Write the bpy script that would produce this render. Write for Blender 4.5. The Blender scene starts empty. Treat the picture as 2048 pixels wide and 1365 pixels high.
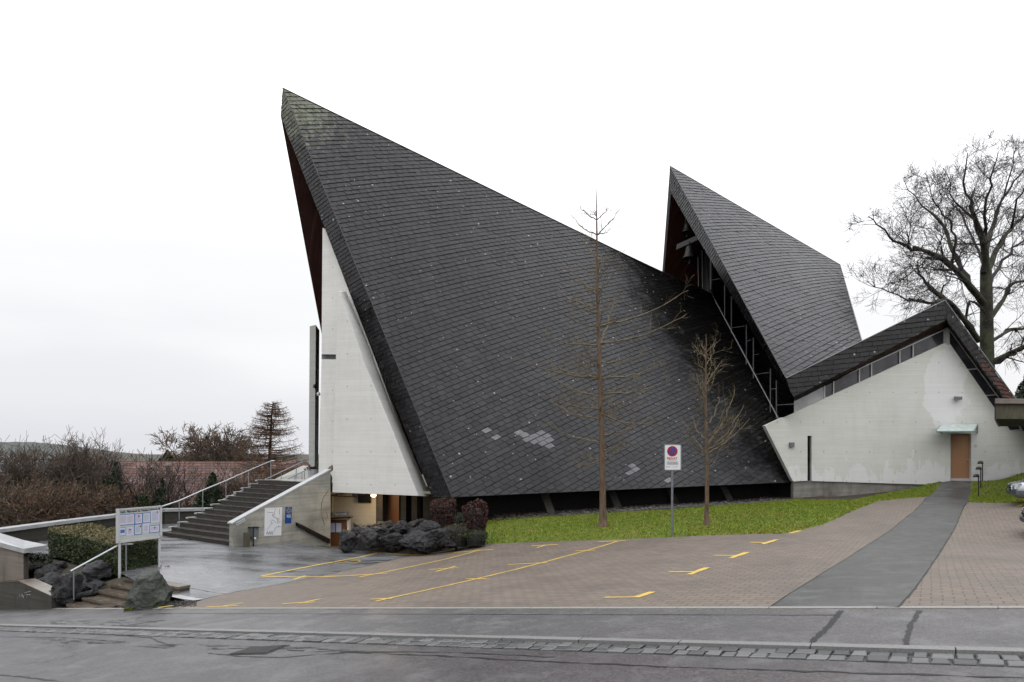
import bpy, bmesh, math, random
import numpy as np
from mathutils import Vector, Matrix, noise as mnoise
C = bpy.context.scene.collection
R = random.Random(7)
V = Vector
# ------------------------------------------------------------------ camera
CZ = 3.0                      # eye height in scene units (the street falls to the left)
F = 1365.0
cam_d = bpy.data.cameras.new('camera'); cam = bpy.data.objects.new('camera', cam_d); C.objects.link(cam)
cam.location = (0, 0, CZ); cam.rotation_euler = (math.radians(90), 0, 0)
cam_d.sensor_width = 36; cam_d.lens = F/2048*36; cam_d.shift_y = 222.5/2048
cam_d.clip_start = 0.1; cam_d.clip_end = 40000
bpy.context.scene.camera = cam
# ------------------------------------------------------------------ world (overcast) and sun
W = bpy.data.worlds.new('World'); bpy.context.scene.world = W; W.use_nodes = True
nt = W.node_tree; nt.nodes.clear()
def wn(t, **k):
    n = nt.nodes.new(t)
    for a, b in k.items(): setattr(n, a, b)
    return n
out = wn('ShaderNodeOutputWorld'); bg = wn('ShaderNodeBackground'); nt.links.new(bg.outputs[0], out.inputs[0])
tc = wn('ShaderNodeTexCoord'); sep = wn('ShaderNodeSeparateXYZ'); nt.links.new(tc.outputs['Generated'], sep.inputs[0])
mp = wn('ShaderNodeMapping'); mp.inputs['Scale'].default_value = (1.2, 1.2, 5.0); nt.links.new(tc.outputs['Generated'], mp.inputs[0])
nz = wn('ShaderNodeTexNoise'); nz.inputs['Scale'].default_value = 1.6; nz.inputs['Detail'].default_value = 5; nz.inputs['Roughness'].default_value = .5
nt.links.new(mp.outputs[0], nz.inputs[0])
ad = wn('ShaderNodeMath', operation='MULTIPLY_ADD'); nt.links.new(nz.outputs[0], ad.inputs[0]); ad.inputs[1].default_value = .30
sx = wn('ShaderNodeMath', operation='MULTIPLY_ADD'); nt.links.new(sep.outputs[0], sx.inputs[0]); sx.inputs[1].default_value = .06
nt.links.new(sep.outputs[2], sx.inputs[2]); nt.links.new(sx.outputs[0], ad.inputs[2])
rp = wn('ShaderNodeValToRGB'); nt.links.new(ad.outputs[0], rp.inputs[0])
cr = rp.color_ramp; cr.interpolation = 'EASE'
cr.elements[0].position = 0.05; cr.elements[0].color = (.62, .64, .68, 1)
cr.elements[1].position = 1.0; cr.elements[1].color = (2.2, 2.22, 2.28, 1)
for p, c in ((.08, (.76, .77, .81, 1)), (.20, (.83, .84, .875, 1)), (.34, (.95, .955, .975, 1)), (.55, (1.45, 1.46, 1.48, 1))):
    e = cr.elements.new(p); e.color = c
sky = wn('ShaderNodeTexSky', sky_type='NISHITA'); sky.sun_disc = False
SUN_EL, SUN_AZ = math.radians(38), math.radians(200)
sky.sun_elevation = SUN_EL; sky.sun_rotation = SUN_AZ; sky.air_density = 2; sky.dust_density = 6
sc = wn('ShaderNodeVectorMath', operation='SCALE'); nt.links.new(sky.outputs[0], sc.inputs[0]); sc.inputs['Scale'].default_value = .008
av = wn('ShaderNodeVectorMath', operation='ADD'); nt.links.new(rp.outputs[0], av.inputs[0]); nt.links.new(sc.outputs[0], av.inputs[1])
nt.links.new(av.outputs[0], bg.inputs[0]); bg.inputs[1].default_value = 1.0
sl = bpy.data.lights.new('sun', 'SUN'); so = bpy.data.objects.new('sun', sl); C.objects.link(so)
sl.energy = 0.5; sl.angle = math.radians(40); sl.color = (1, .98, .95)
so.rotation_euler = (math.radians(90)-SUN_EL, 0, math.radians(-12))   # shines from behind-left of the viewer, very soft
sc_ = bpy.context.scene
sc_.view_settings.view_transform = 'Standard'; sc_.view_settings.look = 'None'
sc_.view_settings.exposure = 0.0; sc_.view_settings.gamma = 1
sc_.render.resolution_x = 1024; sc_.render.resolution_y = 682

# ------------------------------------------------------------------ helpers
def P(px, py, Z): return V(((px-1024)/F*Z, Z, CZ-(py-905)/F*Z))
ORG = {}
def tag(o, label=None, cat=None, group=None, kind=None):
    if label: o['label'] = label
    if cat: o['category'] = cat
    if group: o['group'] = group
    if kind: o['kind'] = kind
    return o
def thing(name, label, cat, loc, group=None):
    o = bpy.data.objects.new(name, None); C.objects.link(o); o.location = loc; o.empty_display_size = .2
    ORG[o.name] = V(loc); return tag(o, label, cat, group)
class MB:
    def __init__(s): s.v = []; s.f = []; s.m = []; s.sh = []; s.st = []
    def add(s, vs, fs, mi=0, sh=.5, st=0.):
        b = len(s.v); s.v += [tuple(p) for p in vs]
        for f in fs: s.f.append(tuple(i+b for i in f)); s.m.append(mi); s.sh.append(sh); s.st.append(st)
        return s
    def poly(s, pts, mi=0, sh=.5, st=0.): return s.add(pts, [tuple(range(len(pts)))], mi, sh, st)
    def prism(s, A, B, mi=0, sh=.5, st=0.):
        n = len(A); fs = [tuple(range(n)), tuple(range(2*n-1, n-1, -1))]
        fs += [(i, i+n, (i+1) % n+n, (i+1) % n) for i in range(n)]
        return s.add(list(A)+list(B), fs, mi, sh, st)
    def ext(s, A, d, mi=0, sh=.5): d = V(d); return s.prism(A, [V(p)+d for p in A], mi, sh)
    def obb(s, o, a, b, c, mi=0, sh=.5):
        o, a, b, c = V(o), V(a), V(b), V(c)
        return s.prism([o, o+a, o+a+b, o+b], [o+c, o+a+c, o+a+b+c, o+b+c], mi, sh)
    def box(s, c, sz, mi=0, sh=.5):
        c = V(c); x, y, z = sz
        return s.obb(c-V((x/2, y/2, z/2)), (x, 0, 0), (0, y, 0), (0, 0, z), mi, sh)
    def tube(s, pts, rad, n=6, mi=0, sh=.5, cap=True):
        pts = [V(p) for p in pts]
        if not isinstance(rad, (list, tuple)): rad = [rad]*len(pts)
        b = len(s.v); prev = None
        for i, p in enumerate(pts):
            d = (pts[min(i+1, len(pts)-1)]-pts[max(i-1, 0)])
            d = d.normalized() if d.length > 1e-9 else V((0, 0, 1))
            if prev is None:
                ref = V((0, 0, 1)) if abs(d.z) < .9 else V((1, 0, 0)); u = d.cross(ref).normalized()
            else:
                u = prev-d*prev.dot(d); u = u.normalized() if u.length > 1e-6 else d.orthogonal().normalized()
            prev = u; w = d.cross(u)
            for k in range(n):
                a = 2*math.pi*k/n; s.v.append(tuple(p+(u*math.cos(a)+w*math.sin(a))*rad[i]))
        for i in range(len(pts)-1):
            for k in range(n):
                k2 = (k+1) % n
                s.f.append((b+i*n+k, b+i*n+k2, b+(i+1)*n+k2, b+(i+1)*n+k)); s.m.append(mi); s.sh.append(sh); s.st.append(0.)
        if cap:
            s.f.append(tuple(b+k for k in range(n-1, -1, -1))); s.m.append(mi); s.sh.append(sh); s.st.append(0.)
            e = b+(len(pts)-1)*n; s.f.append(tuple(e+k for k in range(n))); s.m.append(mi); s.sh.append(sh); s.st.append(0.)
        return s
    def lathe(s, prof, c, n=20, axis=V((0, 0, 1)), mi=0, sh=.5):
        c = V(c); axis = V(axis).normalized(); u = axis.orthogonal().normalized(); w = axis.cross(u); b = len(s.v)
        for r, h in prof:
            for k in range(n):
                a = 2*math.pi*k/n; s.v.append(tuple(c+axis*h+(u*math.cos(a)+w*math.sin(a))*r))
        for i in range(len(prof)-1):
            for k in range(n):
                k2 = (k+1) % n; s.f.append((b+i*n+k, b+i*n+k2, b+(i+1)*n+k2, b+(i+1)*n+k)); s.m.append(mi); s.sh.append(sh); s.st.append(0.)
        return s
    def build(s, name, mats, parent=None, origin=None, smooth=False, label=None):
        me = bpy.data.meshes.new(name)
        if not isinstance(mats, (list, tuple)): mats = [mats]
        for m in mats: me.materials.append(m)
        og = ORG[parent.name] if parent is not None else (V(origin) if origin is not None else V((0, 0, 0)))
        arr = np.array(s.v, dtype=float).reshape(-1, 3)-np.array(og)
        me.from_pydata(arr.tolist(), [], s.f)
        if len(mats) > 1: me.polygons.foreach_set('material_index', s.m)
        if smooth: me.polygons.foreach_set('use_smooth', [True]*len(s.f))
        at = me.attributes.new('shade', 'FLOAT', 'FACE'); at.data.foreach_set('value', s.sh)
        if any(s.st):
            at = me.attributes.new('darken', 'FLOAT', 'FACE'); at.data.foreach_set('value', s.st)
        me.update()
        o = bpy.data.objects.new(name, me); C.objects.link(o)
        if parent is not None: o.parent = parent
        else: o.location = og
        ORG[o.name] = og
        if label: o['label'] = label
        return o
def copytree(o, parent=None):
    c = o.copy(); C.objects.link(c)
    if parent is not None: c.parent = parent
    for ch in list(o.children): copytree(ch, c)
    return c

# ------------------------------------------------------------------ materials
MAT = {}
class NT:
    def __init__(s, name):
        m = bpy.data.materials.new(name); m.use_nodes = True; s.m = m; s.t = m.node_tree
        s.b = s.t.nodes['Principled BSDF']; MAT[name] = m; s.pos = None
    def n(s, t, **k):
        x = s.t.nodes.new(t)
        for a, b in k.items():
            if a.startswith('i_'): x.inputs[a[2:].replace('_', ' ')].default_value = b
            else: setattr(x, a, b)
        return x
    def l(s, a, b): s.t.links.new(a, b)
    def P(s, obj=False):
        if obj: return s.n('ShaderNodeTexCoord').outputs['Object']
        if s.pos is None: s.pos = s.n('ShaderNodeNewGeometry').outputs['Position']
        return s.pos
    def map(s, src, scale=(1, 1, 1), rot=(0, 0, 0), loc=(0, 0, 0)):
        x = s.n('ShaderNodeMapping'); x.inputs['Scale'].default_value = scale; x.inputs['Rotation'].default_value = rot; x.inputs['Location'].default_value = loc
        s.l(src, x.inputs[0]); return x.outputs[0]
    def noise(s, src, scale, detail=4, rough=.55, dist=0):
        x = s.n('ShaderNodeTexNoise'); x.inputs['Scale'].default_value = scale; x.inputs['Detail'].default_value = detail
        x.inputs['Roughness'].default_value = rough; x.inputs['Distortion'].default_value = dist; s.l(src, x.inputs[0]); return x.outputs[0]
    def voro(s, src, scale, rnd=1, feat='F1'):
        x = s.n('ShaderNodeTexVoronoi', feature=feat); x.inputs['Scale'].default_value = scale; x.inputs['Randomness'].default_value = rnd; s.l(src, x.inputs[0]); return x
    def ramp(s, src, stops):
        x = s.n('ShaderNodeMapRange'); x.inputs[1].default_value = stops[0]; x.inputs[2].default_value = stops[1]
        x.inputs[3].default_value = stops[2] if len(stops) > 2 else 0; x.inputs[4].default_value = stops[3] if len(stops) > 3 else 1
        s.l(src, x.inputs[0]); return x.outputs[0]
    def mix(s, fac, a, b, mode='MIX'):
        x = s.n('ShaderNodeMix', data_type='RGBA', blend_type=mode)
        for k, q in ((0, fac), (6, a), (7, b)):
            if isinstance(q, (int, float)): x.inputs[k].default_value = q
            elif isinstance(q, tuple): x.inputs[k].default_value = (*q, 1) if len(q) == 3 else q
            else: s.l(q, x.inputs[k])
        return x.outputs[2]
    def math(s, op, a, b=0., c=0.):
        x = s.n('ShaderNodeMath', operation=op)
        for k, q in enumerate((a, b, c)):
            if isinstance(q, (int, float)): x.inputs[k].default_value = q
            else: s.l(q, x.inputs[k])
        return x.outputs[0]
    def sepx(s, src):
        x = s.n('ShaderNodeSeparateXYZ'); s.l(src, x.inputs[0]); return x.outputs
    def comb(s, x, y, z):
        c = s.n('ShaderNodeCombineXYZ')
        for k, q in enumerate((x, y, z)):
            if isinstance(q, (int, float)): c.inputs[k].default_value = q
            else: s.l(q, c.inputs[k])
        return c.outputs[0]
    def attr(s, name): return s.n('ShaderNodeAttribute', attribute_name=name).outputs['Fac']
    def col(s, c):
        if isinstance(c, tuple): s.b.inputs['Base Color'].default_value = (*c, 1)
        else: s.l(c, s.b.inputs['Base Color'])
    def rough(s, r):
        if isinstance(r, (int, float)): s.b.inputs['Roughness'].default_value = r
        else: s.l(r, s.b.inputs['Roughness'])
    def bump(s, h, strength=.3, dist=.02):
        x = s.n('ShaderNodeBump'); x.inputs['Strength'].default_value = strength; x.inputs['Distance'].default_value = dist
        s.l(h, x.inputs['Height']); s.l(x.outputs[0], s.b.inputs['Normal'])
def simple(name, c1, c2=None, scale=8, rough=.6, bump=0, bdist=.01, metal=0, spec=.5, obj=False, c3=None, stretch=(1, 1, 1)):
    k = NT(name); k.rough(rough); k.b.inputs['Metallic'].default_value = metal; k.b.inputs['Specular IOR Level'].default_value = spec
    if c2 is None: c2 = tuple(x*.8 for x in c1)
    p = k.map(k.P(obj), stretch); n = k.noise(p, scale, 6, .6)
    c = k.mix(k.ramp(n, (.35, .65)), c1, c2)
    if c3: c = k.mix(k.ramp(k.noise(p, scale*.23, 4, .6), (.48, .62)), c, c3)
    k.col(c)
    if bump: k.bump(n, bump, bdist)
    return k.m
ROTAB = math.atan2(.523, -.852)     # street direction

def mk_asphalt(name, c1, c2, warm=None, wet=0., rbase=.75, grad=False):
    k = NT(name); p = k.P(); g = k.noise(p, 75, 4, .85); g2 = k.noise(p, 260, 2, .8); l = k.noise(p, .5, 5, .6, 1.)
    c = k.mix(k.ramp(g, (.42, .58)), tuple(x*.8 for x in c1), tuple(x*1.12 for x in c2))
    g3 = k.noise(p, 30, 3, .8); c = k.mix(k.ramp(g3, (.50, .64, 0, .38)), c, tuple(x*1.7 for x in c2)); c = k.mix(k.ramp(g3, (.50, .36, 0, .45)), c, tuple(x*.45 for x in c1))
    if warm:
        f = k.ramp(k.noise(p, .22, 3, .5), (.40, .62))
        if grad: f = k.math('MULTIPLY', f, k.ramp(k.sepx(p)[0], (-7, 0)))
        c = k.mix(f, c, warm, 'MULTIPLY')
    vo = k.voro(p, 38); sp = k.ramp(vo.outputs[0], (.20, .10)); rr = k.ramp(k.sepx(vo.outputs['Color'])[0], (.72, .76))
    c = k.mix(k.math('MULTIPLY', sp, k.math('MULTIPLY', rr, .8)), c, (.48, .46, .43))
    c = k.mix(k.ramp(l, (.40, .66, 0, .55)), c, tuple(x*.55 for x in c1))
    l2 = k.noise(k.map(p, (1, 1, 1), (0, 0, -ROTAB)), 2.2, 5, .65); c = k.mix(k.ramp(l2, (.50, .72, 0, .35)), c, tuple(min(1, x*1.7) for x in c2))
    k.col(c)
    if wet:
        w = k.ramp(k.noise(k.map(p, (.35, 1.3, 1), (0, 0, -.5)), .75, 5, .6, .6), (.34, .64))
        k.rough(k.ramp(w, (0, 1, wet, rbase)))
        k.b.inputs['Specular IOR Level'].default_value = .55
    else: k.rough(k.ramp(l, (.3, .7, rbase-.18, rbase+.08)))
    k.bump(g, .12 if wet else .35, .006); return k.m
mk_asphalt('asphalt_road', (.066, .066, .070), (.140, .140, .144), (1.06, .91, .91), rbase=.42, grad=True)
mk_asphalt('asphalt_sidewalk', (.082, .082, .085), (.160, .158, .161), (1.05, .93, .93), rbase=.48, grad=True)
mk_asphalt('asphalt_path', (.078, .078, .077), (.14, .14, .138), None, rbase=.42)
mk_asphalt('asphalt_plaza', (.14, .144, .155), (.22, .225, .235), None, wet=.15, rbase=.40)

def mk_pavers():
    k = NT('pavers'); p = k.P(); q = k.map(p, (1, 1, 1), (0, 0, -ROTAB))
    wob = k.noise(p, 2.0, 3, .5); qq = k.n('ShaderNodeVectorMath', operation='ADD'); k.l(q, qq.inputs[0])
    k.l(k.comb(k.ramp(wob, (.3, .7, -.012, .012)), k.ramp(wob, (.3, .7, .012, -.012)), 0), qq.inputs[1])
    b = k.n('ShaderNodeTexBrick'); b.inputs['Scale'].default_value = 1; b.inputs['Brick Width'].default_value = .225; b.inputs['Row Height'].default_value = .17
    b.inputs['Mortar Size'].default_value = .0085; b.inputs['Mortar Smooth'].default_value = .3; b.inputs['Bias'].default_value = 0
    b.inputs['Color1'].default_value = (.165, .131, .105, 1); b.inputs['Color2'].default_value = (.110, .088, .072, 1); b.inputs['Mortar'].default_value = (.028, .026, .020, 1)
    k.l(qq.outputs[0], b.inputs[0])
    g = k.noise(p, 110, 3, .8); l = k.noise(p, .6, 5, .6)
    c = k.mix(k.ramp(g, (.3, .7, 0, .55)), b.outputs[0], (.26, .21, .17))
    c = k.mix(k.ramp(l, (.42, .72, 0, .4)), c, (.085, .073, .062)); k.col(c)
    mo = k.ramp(k.noise(p, 3.2, 4, .6), (.60, .66)); mo = k.math('MULTIPLY', mo, b.outputs['Fac']); c = k.mix(mo, c, (.05, .07, .015)); k.col(c)
    k.rough(k.ramp(l, (.3, .7, .7, .52)))
    h = k.math('SUBTRACT', k.math('MULTIPLY', g, .25), b.outputs['Fac']); k.bump(h, .7, .012)
mk_pavers()

def mk_slate(name, lo, hi, tint=(.62, .64, .60)):
    k = NT(name); p = k.P(); sh = k.attr('shade'); drk = k.attr('darken')
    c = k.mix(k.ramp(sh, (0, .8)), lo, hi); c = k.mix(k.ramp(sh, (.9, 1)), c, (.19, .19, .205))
    n = k.noise(p, 6, 5, .7); c = k.mix(k.ramp(n, (.45, .75, 0, .35)), c, tuple(x*1.5 for x in hi))
    gg = k.noise(p, 1.1, 5, .65, .5)
    f = k.ramp(k.math('ADD', drk, k.ramp(gg, (.3, .7, -.35, .35))), (.25, .75)); c = k.mix(f, c, (.009, .009, .008))  # on the main roof: grime plus the fold's shade, painted near black
    v = k.voro(p, 2.6); big = k.ramp(v.outputs[0], (.13, .10)); pick = k.ramp(k.sepx(v.outputs['Color'])[1], (.80, .82)); big = k.math('MULTIPLY', big, pick)
    v2 = k.voro(p, 5.5); sm = k.math('MULTIPLY', k.ramp(v2.outputs[0], (.17, .13)), k.ramp(k.sepx(v2.outputs['Color'])[1], (.90, .91)))
    li = k.math('MULTIPLY', k.math('MAXIMUM', big, sm), k.ramp(k.noise(p, 25, 3, .6), (.40, .55)))
    c = k.mix(li, c, (.50, .51, .49))
    # moss and lichen near the peak
    d = k.n('ShaderNodeVectorMath', operation='DISTANCE'); k.l(p, d.inputs[0]); d.inputs[1].default_value = tuple(P(575, 190, 30.8))
    ms = k.math('ADD', k.ramp(d.outputs['Value'], (.6, 4.2, .42, -.18)), k.ramp(k.noise(p, 3.5, 5, .7), (.3, .7, -.3, .3)))
    c = k.mix(k.ramp(ms, (.05, .35, 0, .8)), c, (.20, .215, .155))
    mg = k.math('ADD', k.ramp(d.outputs['Value'], (1, 7, .2, -.15)), k.ramp(k.noise(p, 2.1, 5, .75), (.35, .75, -.3, .3))); c = k.mix(k.ramp(mg, (.12, .2, 0, .7)), c, (.055, .07, .022))
    k.col(c)
    c2_ = k.mix(k.ramp(k.noise(k.map(p, (.5, .5, .16)), 1.0, 5, .65), (.40, .66, 0, .45)), c, tuple(x*.45 for x in lo)); k.col(c2_)
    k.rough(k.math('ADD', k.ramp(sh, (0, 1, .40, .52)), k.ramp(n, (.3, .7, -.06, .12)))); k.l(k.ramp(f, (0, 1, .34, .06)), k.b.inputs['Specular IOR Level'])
    k.bump(k.noise(k.map(p, (1, 1, 3)), 14, 4, .7), .35, .01); return k
mk_slate('slate', (.011, .011, .0125), (.040, .040, .0445))
mk_slate('slate_tower', (.026, .026, .029), (.070, .070, .077))
mk_slate('slate_rust', (.008, .008, .008), (.024, .023, .022))
k = mk_slate('slate_rusty', (.010, .010, .010), (.026, .024, .022))
src = k.b.inputs['Base Color'].links[0].from_socket
px_ = k.sepx(k.P())[0]; f = k.math('ADD', k.ramp(px_, (19.5, 22.5, -.25, .3)), k.ramp(k.noise(k.P(), 2.6, 4, .7), (.35, .7, -.3, .3))); k.col(k.mix(k.ramp(f, (.0, .12, 0, .85)), src, (.085, .026, .014)))
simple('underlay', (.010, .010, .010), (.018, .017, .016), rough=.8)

def mk_concrete(name, base, light, dark, board=.12, dirt=.5, patches=False, holes=True, plane='x', rough=.72, drip=0., bstr=.35):
    k = NT(name); p = k.P(); X, Y, Z = k.sepx(p)
    hz = X if plane == 'x' else (Y if plane == 'y' else k.math('ADD', X, Y))
    q = k.comb(hz, Z, 0)
    b = k.n('ShaderNodeTexBrick'); b.inputs['Scale'].default_value = 1; b.inputs['Brick Width'].default_value = 3.6; b.inputs['Row Height'].default_value = board
    b.inputs['Mortar Size'].default_value = .004; b.inputs['Mortar Smooth'].default_value = .6
    b.inputs['Color1'].default_value = (1, 1, 1, 1); b.inputs['Color2'].default_value = (.955, .955, .95, 1); b.inputs['Mortar'].default_value = (.88, .88, .86, 1); k.l(q, b.inputs[0])
    st = k.noise(k.comb(k.math('MULTIPLY', hz, .25), k.math('MULTIPLY', Z, 6), 0), 2.2, 6, .65)
    bl = k.noise(p, .7, 6, .65, .6)
    c = k.mix(k.ramp(st, (.38, .66)), light, base)
    c = k.mix(k.ramp(bl, (.45, .72, 0, dirt)), c, dark)
    if patches:
        e = k.math('ADD', k.ramp(Z, (1.0, 3.4, 1, -1)), k.ramp(k.noise(k.comb(k.math('MULTIPLY', hz, 1.0), k.math('MULTIPLY', Z, .4), 0), 1.3, 5, .7), (.3, .7, -.9, .9)))
        d = k.n('ShaderNodeVectorMath', operation='DISTANCE'); k.l(k.comb(k.math('MULTIPLY', X, 1.25), k.math('MULTIPLY', Z, .55), 0), d.inputs[0]); d.inputs[1].default_value = (19.7*1.25, 5.8*.55, 0)
        e2 = k.math('ADD', k.ramp(d.outputs['Value'], (.4, 2.0, 1, -1)), k.ramp(k.noise(q, 1.6, 5, .6), (.3, .7, -.6, .6)))
        f = k.math('MAXIMUM', k.ramp(e, (-.02, .06)), k.ramp(e2, (.0, .1))); c = k.mix(k.math('MULTIPLY', f, .85), c, (.74, .75, .755))
    c = k.mix(1.0, c, b.outputs[0], 'MULTIPLY')
    if drip:
        dn = k.noise(k.comb(k.math('MULTIPLY', hz, 2.6), k.math('MULTIPLY', Z, .3), 0), 1, 6, .75); c = k.mix(k.ramp(dn, (.50, .72, 0, drip)), c, tuple(x*.35 for x in dark))
    if holes:
        ck = k.comb(k.math('FRACT', k.math('MULTIPLY', hz, 1/1.05)), k.math('FRACT', k.math('MULTIPLY', k.math('ADD', Z, .35), 1/1.35)), 0)
        d2 = k.n('ShaderNodeVectorMath', operation='DISTANCE'); k.l(ck, d2.inputs[0]); d2.inputs[1].default_value = (.5, .5, 0)
        c = k.mix(k.ramp(d2.outputs['Value'], (.030, .018, 0, .6)), c, (.20, .19, .17))
    k.col(c); k.rough(rough)
    h = k.math('ADD', k.math('MULTIPLY', st, .5), k.math('MULTIPLY', b.outputs['Fac'], -1.)); k.bump(h, bstr, .012); return k.m
mk_concrete('white_concrete', (.70, .70, .675), (.76, .76, .74), (.56, .56, .52), dirt=.35, rough=.6, bstr=.22, drip=.10)
mk_concrete('white_concrete_annex', (.62, .625, .595), (.68, .685, .655), (.52, .52, .48), dirt=.35, patches=True, rough=.6, bstr=.22, drip=.10)
mk_concrete('stair_concrete', (.30, .29, .25), (.42, .41, .365), (.14, .135, .11), dirt=.75, board=.14, drip=.3)
mk_concrete('base_concrete', (.19, .18, .16), (.28, .27, .24), (.06, .055, .045), dirt=.8, board=3, holes=False, drip=.5, bstr=.9)
mk_concrete('plank_concrete', (.17, .143, .122), (.25, .215, .185), (.08, .07, .06), board=5, holes=False, dirt=.5, drip=.55)
mk_concrete('dark_concrete', (.045, .043, .036), (.075, .07, .06), (.015, .015, .012), board=5, holes=False, dirt=.6, drip=.8)
mk_concrete('beige_wall', (.42, .38, .30), (.48, .44, .36), (.34, .30, .23), board=.14, holes=False, dirt=.3)
mk_concrete('grey_pillar', (.36, .37, .35), (.43, .44, .415), (.28, .28, .26), board=5, dirt=.4, holes=False)
simple('coping', (.46, .47, .48), (.34, .35, .36), 3, rough=.35, bump=.1)
simple('coping_edge', (.22, .20, .18), (.13, .12, .10), 3, rough=.6, bump=.2)
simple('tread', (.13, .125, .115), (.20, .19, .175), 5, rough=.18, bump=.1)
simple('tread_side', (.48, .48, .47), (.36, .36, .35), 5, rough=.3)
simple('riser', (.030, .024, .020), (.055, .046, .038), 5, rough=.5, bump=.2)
simple('step_stone', (.20, .165, .13), (.13, .105, .08), 4, rough=.22, bump=.15)
simple('step_riser', (.055, .045, .033), (.085, .07, .055), 4, rough=.5, bump=.2)
simple('granite', (.23, .23, .225), (.15, .15, .15), 60, rough=.55, bump=.2, bdist=.004)
simple('granite_light', (.30, .285, .265), (.20, .19, .18), 50, rough=.6, bump=.2, bdist=.004)
k = NT('cobble'); sh = k.attr('shade'); n = k.noise(k.P(), 45, 4, .7); c = k.mix(sh, (.075, .078, .082), (.20, .20, .202)); c = k.mix(k.ramp(n, (.3, .7, 0, .5)), c, (.10, .10, .10)); k.col(c); k.rough(.38); k.bump(n, .4, .006)
simple('tar', (.008, .008, .008), (.018, .018, .018), 20, rough=.5, bump=.5, bdist=.01)
simple('gutter_mortar', (.040, .040, .040), (.065, .065, .063), 20, rough=.6)
simple('cast_iron', (.07, .068, .068), (.10, .095, .09), 20, rough=.4, metal=.4)
simple('yellow_paint', (.72, .47, .075), (.60, .40, .07), 30, rough=.6, c3=(.50, .36, .12))
simple('soil', (.035, .025, .016), (.06, .042, .028), 6, rough=.9, bump=.5)
simple('dead_leaves', (.12, .055, .022), (.20, .085, .03), 12, rough=.7)
k = NT('grass_ground'); p = k.P(); c = k.mix(k.ramp(k.noise(p, 9, 5, .7), (.35, .65)), (.08, .135, .010), (.15, .18, .020)); f = k.ramp(k.noise(p, 1.0, 5, .6), (.5, .72)); c = k.mix(f, c, (.20, .17, .035)); k.col(c); k.rough(.9)
k = NT('grass_blade'); p = k.P(); sh = k.attr('shade'); c = k.mix(sh, (.115, .185, .012), (.190, .255, .022)); f = k.ramp(k.noise(p, .8, 6, .68), (.46, .64, 0, .7)); c = k.mix(f, c, (.24, .21, .035)); f = k.ramp(k.noise(p, 2.7, 4, .6), (.56, .66, 0, .5)); c = k.mix(f, c, (.08, .13, .012)); k.col(c); k.rough(.7); k.b.inputs['Specular IOR Level'].default_value = .2
k = NT('wood_soffit'); p = k.P(); X, Y, Z = k.sepx(p); q = k.comb(k.math('MULTIPLY', k.math('ADD', X, k.math('MULTIPLY', Y, .6)), 7), k.math('MULTIPLY', Z, .35), 0); n = k.noise(q, 1, 5, .7); c = k.mix(k.ramp(n, (.35, .68)), (.032, .0085, .0055), (.082, .026, .017)); c = k.mix(k.ramp(k.noise(q, .33, 4, .6), (.62, .72, 0, .4)), c, (.16, .09, .075)); k.col(c); k.rough(.55)
def mk_oak(name, a, b):
    k = NT(name); p = k.P(); X, Y, Z = k.sepx(p); q = k.comb(k.math('MULTIPLY', X, 22), 0, k.math('MULTIPLY', Z, .9)); n = k.noise(q, 1.2, 5, .65); n2 = k.noise(k.comb(k.math('FLOOR', k.math('MULTIPLY', X, 9)), 0, 0), 3, 1)
    c = k.mix(k.ramp(n, (.3, .7)), a, b); c = k.mix(k.ramp(n2, (.35, .65, 0, .35)), c, tuple(x*.72 for x in a)); k.col(c); k.rough(.45); return k.m
mk_oak('oak', (.40, .215, .115), (.31, .155, .078)); mk_oak('oak_dark', (.27, .115, .045), (.17, .07, .027))
simple('white_metal', (.55, .56, .57), (.48, .49, .50), 3, rough=.35)
simple('steel', (.50, .52, .55), (.42, .44, .46), 8, rough=.30, metal=.75)
simple('galvanised', (.28, .31, .34), (.20, .23, .25), 10, rough=.4, metal=.6)
simple('slate_trim', (.05, .052, .055), (.03, .032, .034), 6, rough=.4)
simple('mullion', (.20, .21, .22), (.16, .17, .18), 6, rough=.4)
simple('black_metal', (.02, .02, .022), (.03, .03, .03), 8, rough=.4)
simple('dark_brown_metal', (.035, .022, .018), (.02, .014, .012), 8, rough=.4)
simple('grey_plastic', (.16, .17, .175), (.12, .13, .13), 8, rough=.5)
simple('bronze', (.03, .03, .028), (.05, .05, .045), 10, rough=.5, metal=.5)
simple('copper_green', (.30, .42, .37), (.22, .33, .29), 6, rough=.5)
k = NT('window_glass'); k.col((.012, .012, .014)); k.rough(.05); k.b.inputs['Specular IOR Level'].default_value = .6
k = NT('window_glass_light'); k.col(k.mix(k.ramp(k.noise(k.P(), 1.2, 3), (.4, .6)), (.045, .045, .055), (.09, .09, .10))); k.rough(.12)
k = NT('canopy_glass'); k.col(k.mix(k.ramp(k.noise(k.P(), 5, 4), (.35, .65)), (.46, .56, .54), (.60, .67, .65))); k.rough(.2)
k = NT('lamp_glow'); k.b.inputs['Emission Color'].default_value = (1, .72, .38, 1); k.b.inputs['Emission Strength'].default_value = 5
simple('paper', (.62, .62, .74), (.58, .58, .72), 3, rough=.5)
simple('paper_white', (.74, .75, .77), (.70, .71, .73), 3, rough=.5)
simple('board_back', (.50, .53, .50), (.46, .49, .46), 3, rough=.5)
simple('sign_blue', (.01, .06, .27), (.012, .075, .32), 3, rough=.35)
simple('frame_blue', (.06, .20, .45), (.05, .16, .40), 3, rough=.4)
simple('sign_red', (.36, .008, .012), (.34, .008, .012), 3, rough=.35)
simple('sign_nopark_blue', (.006, .06, .34), (.006, .06, .34), 3, rough=.35)
simple('print_grey', (.25, .26, .30), (.22, .23, .27), 3, rough=.6)
simple('print_black', (.02, .02, .025), (.02, .02, .025), 3, rough=.6)
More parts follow.
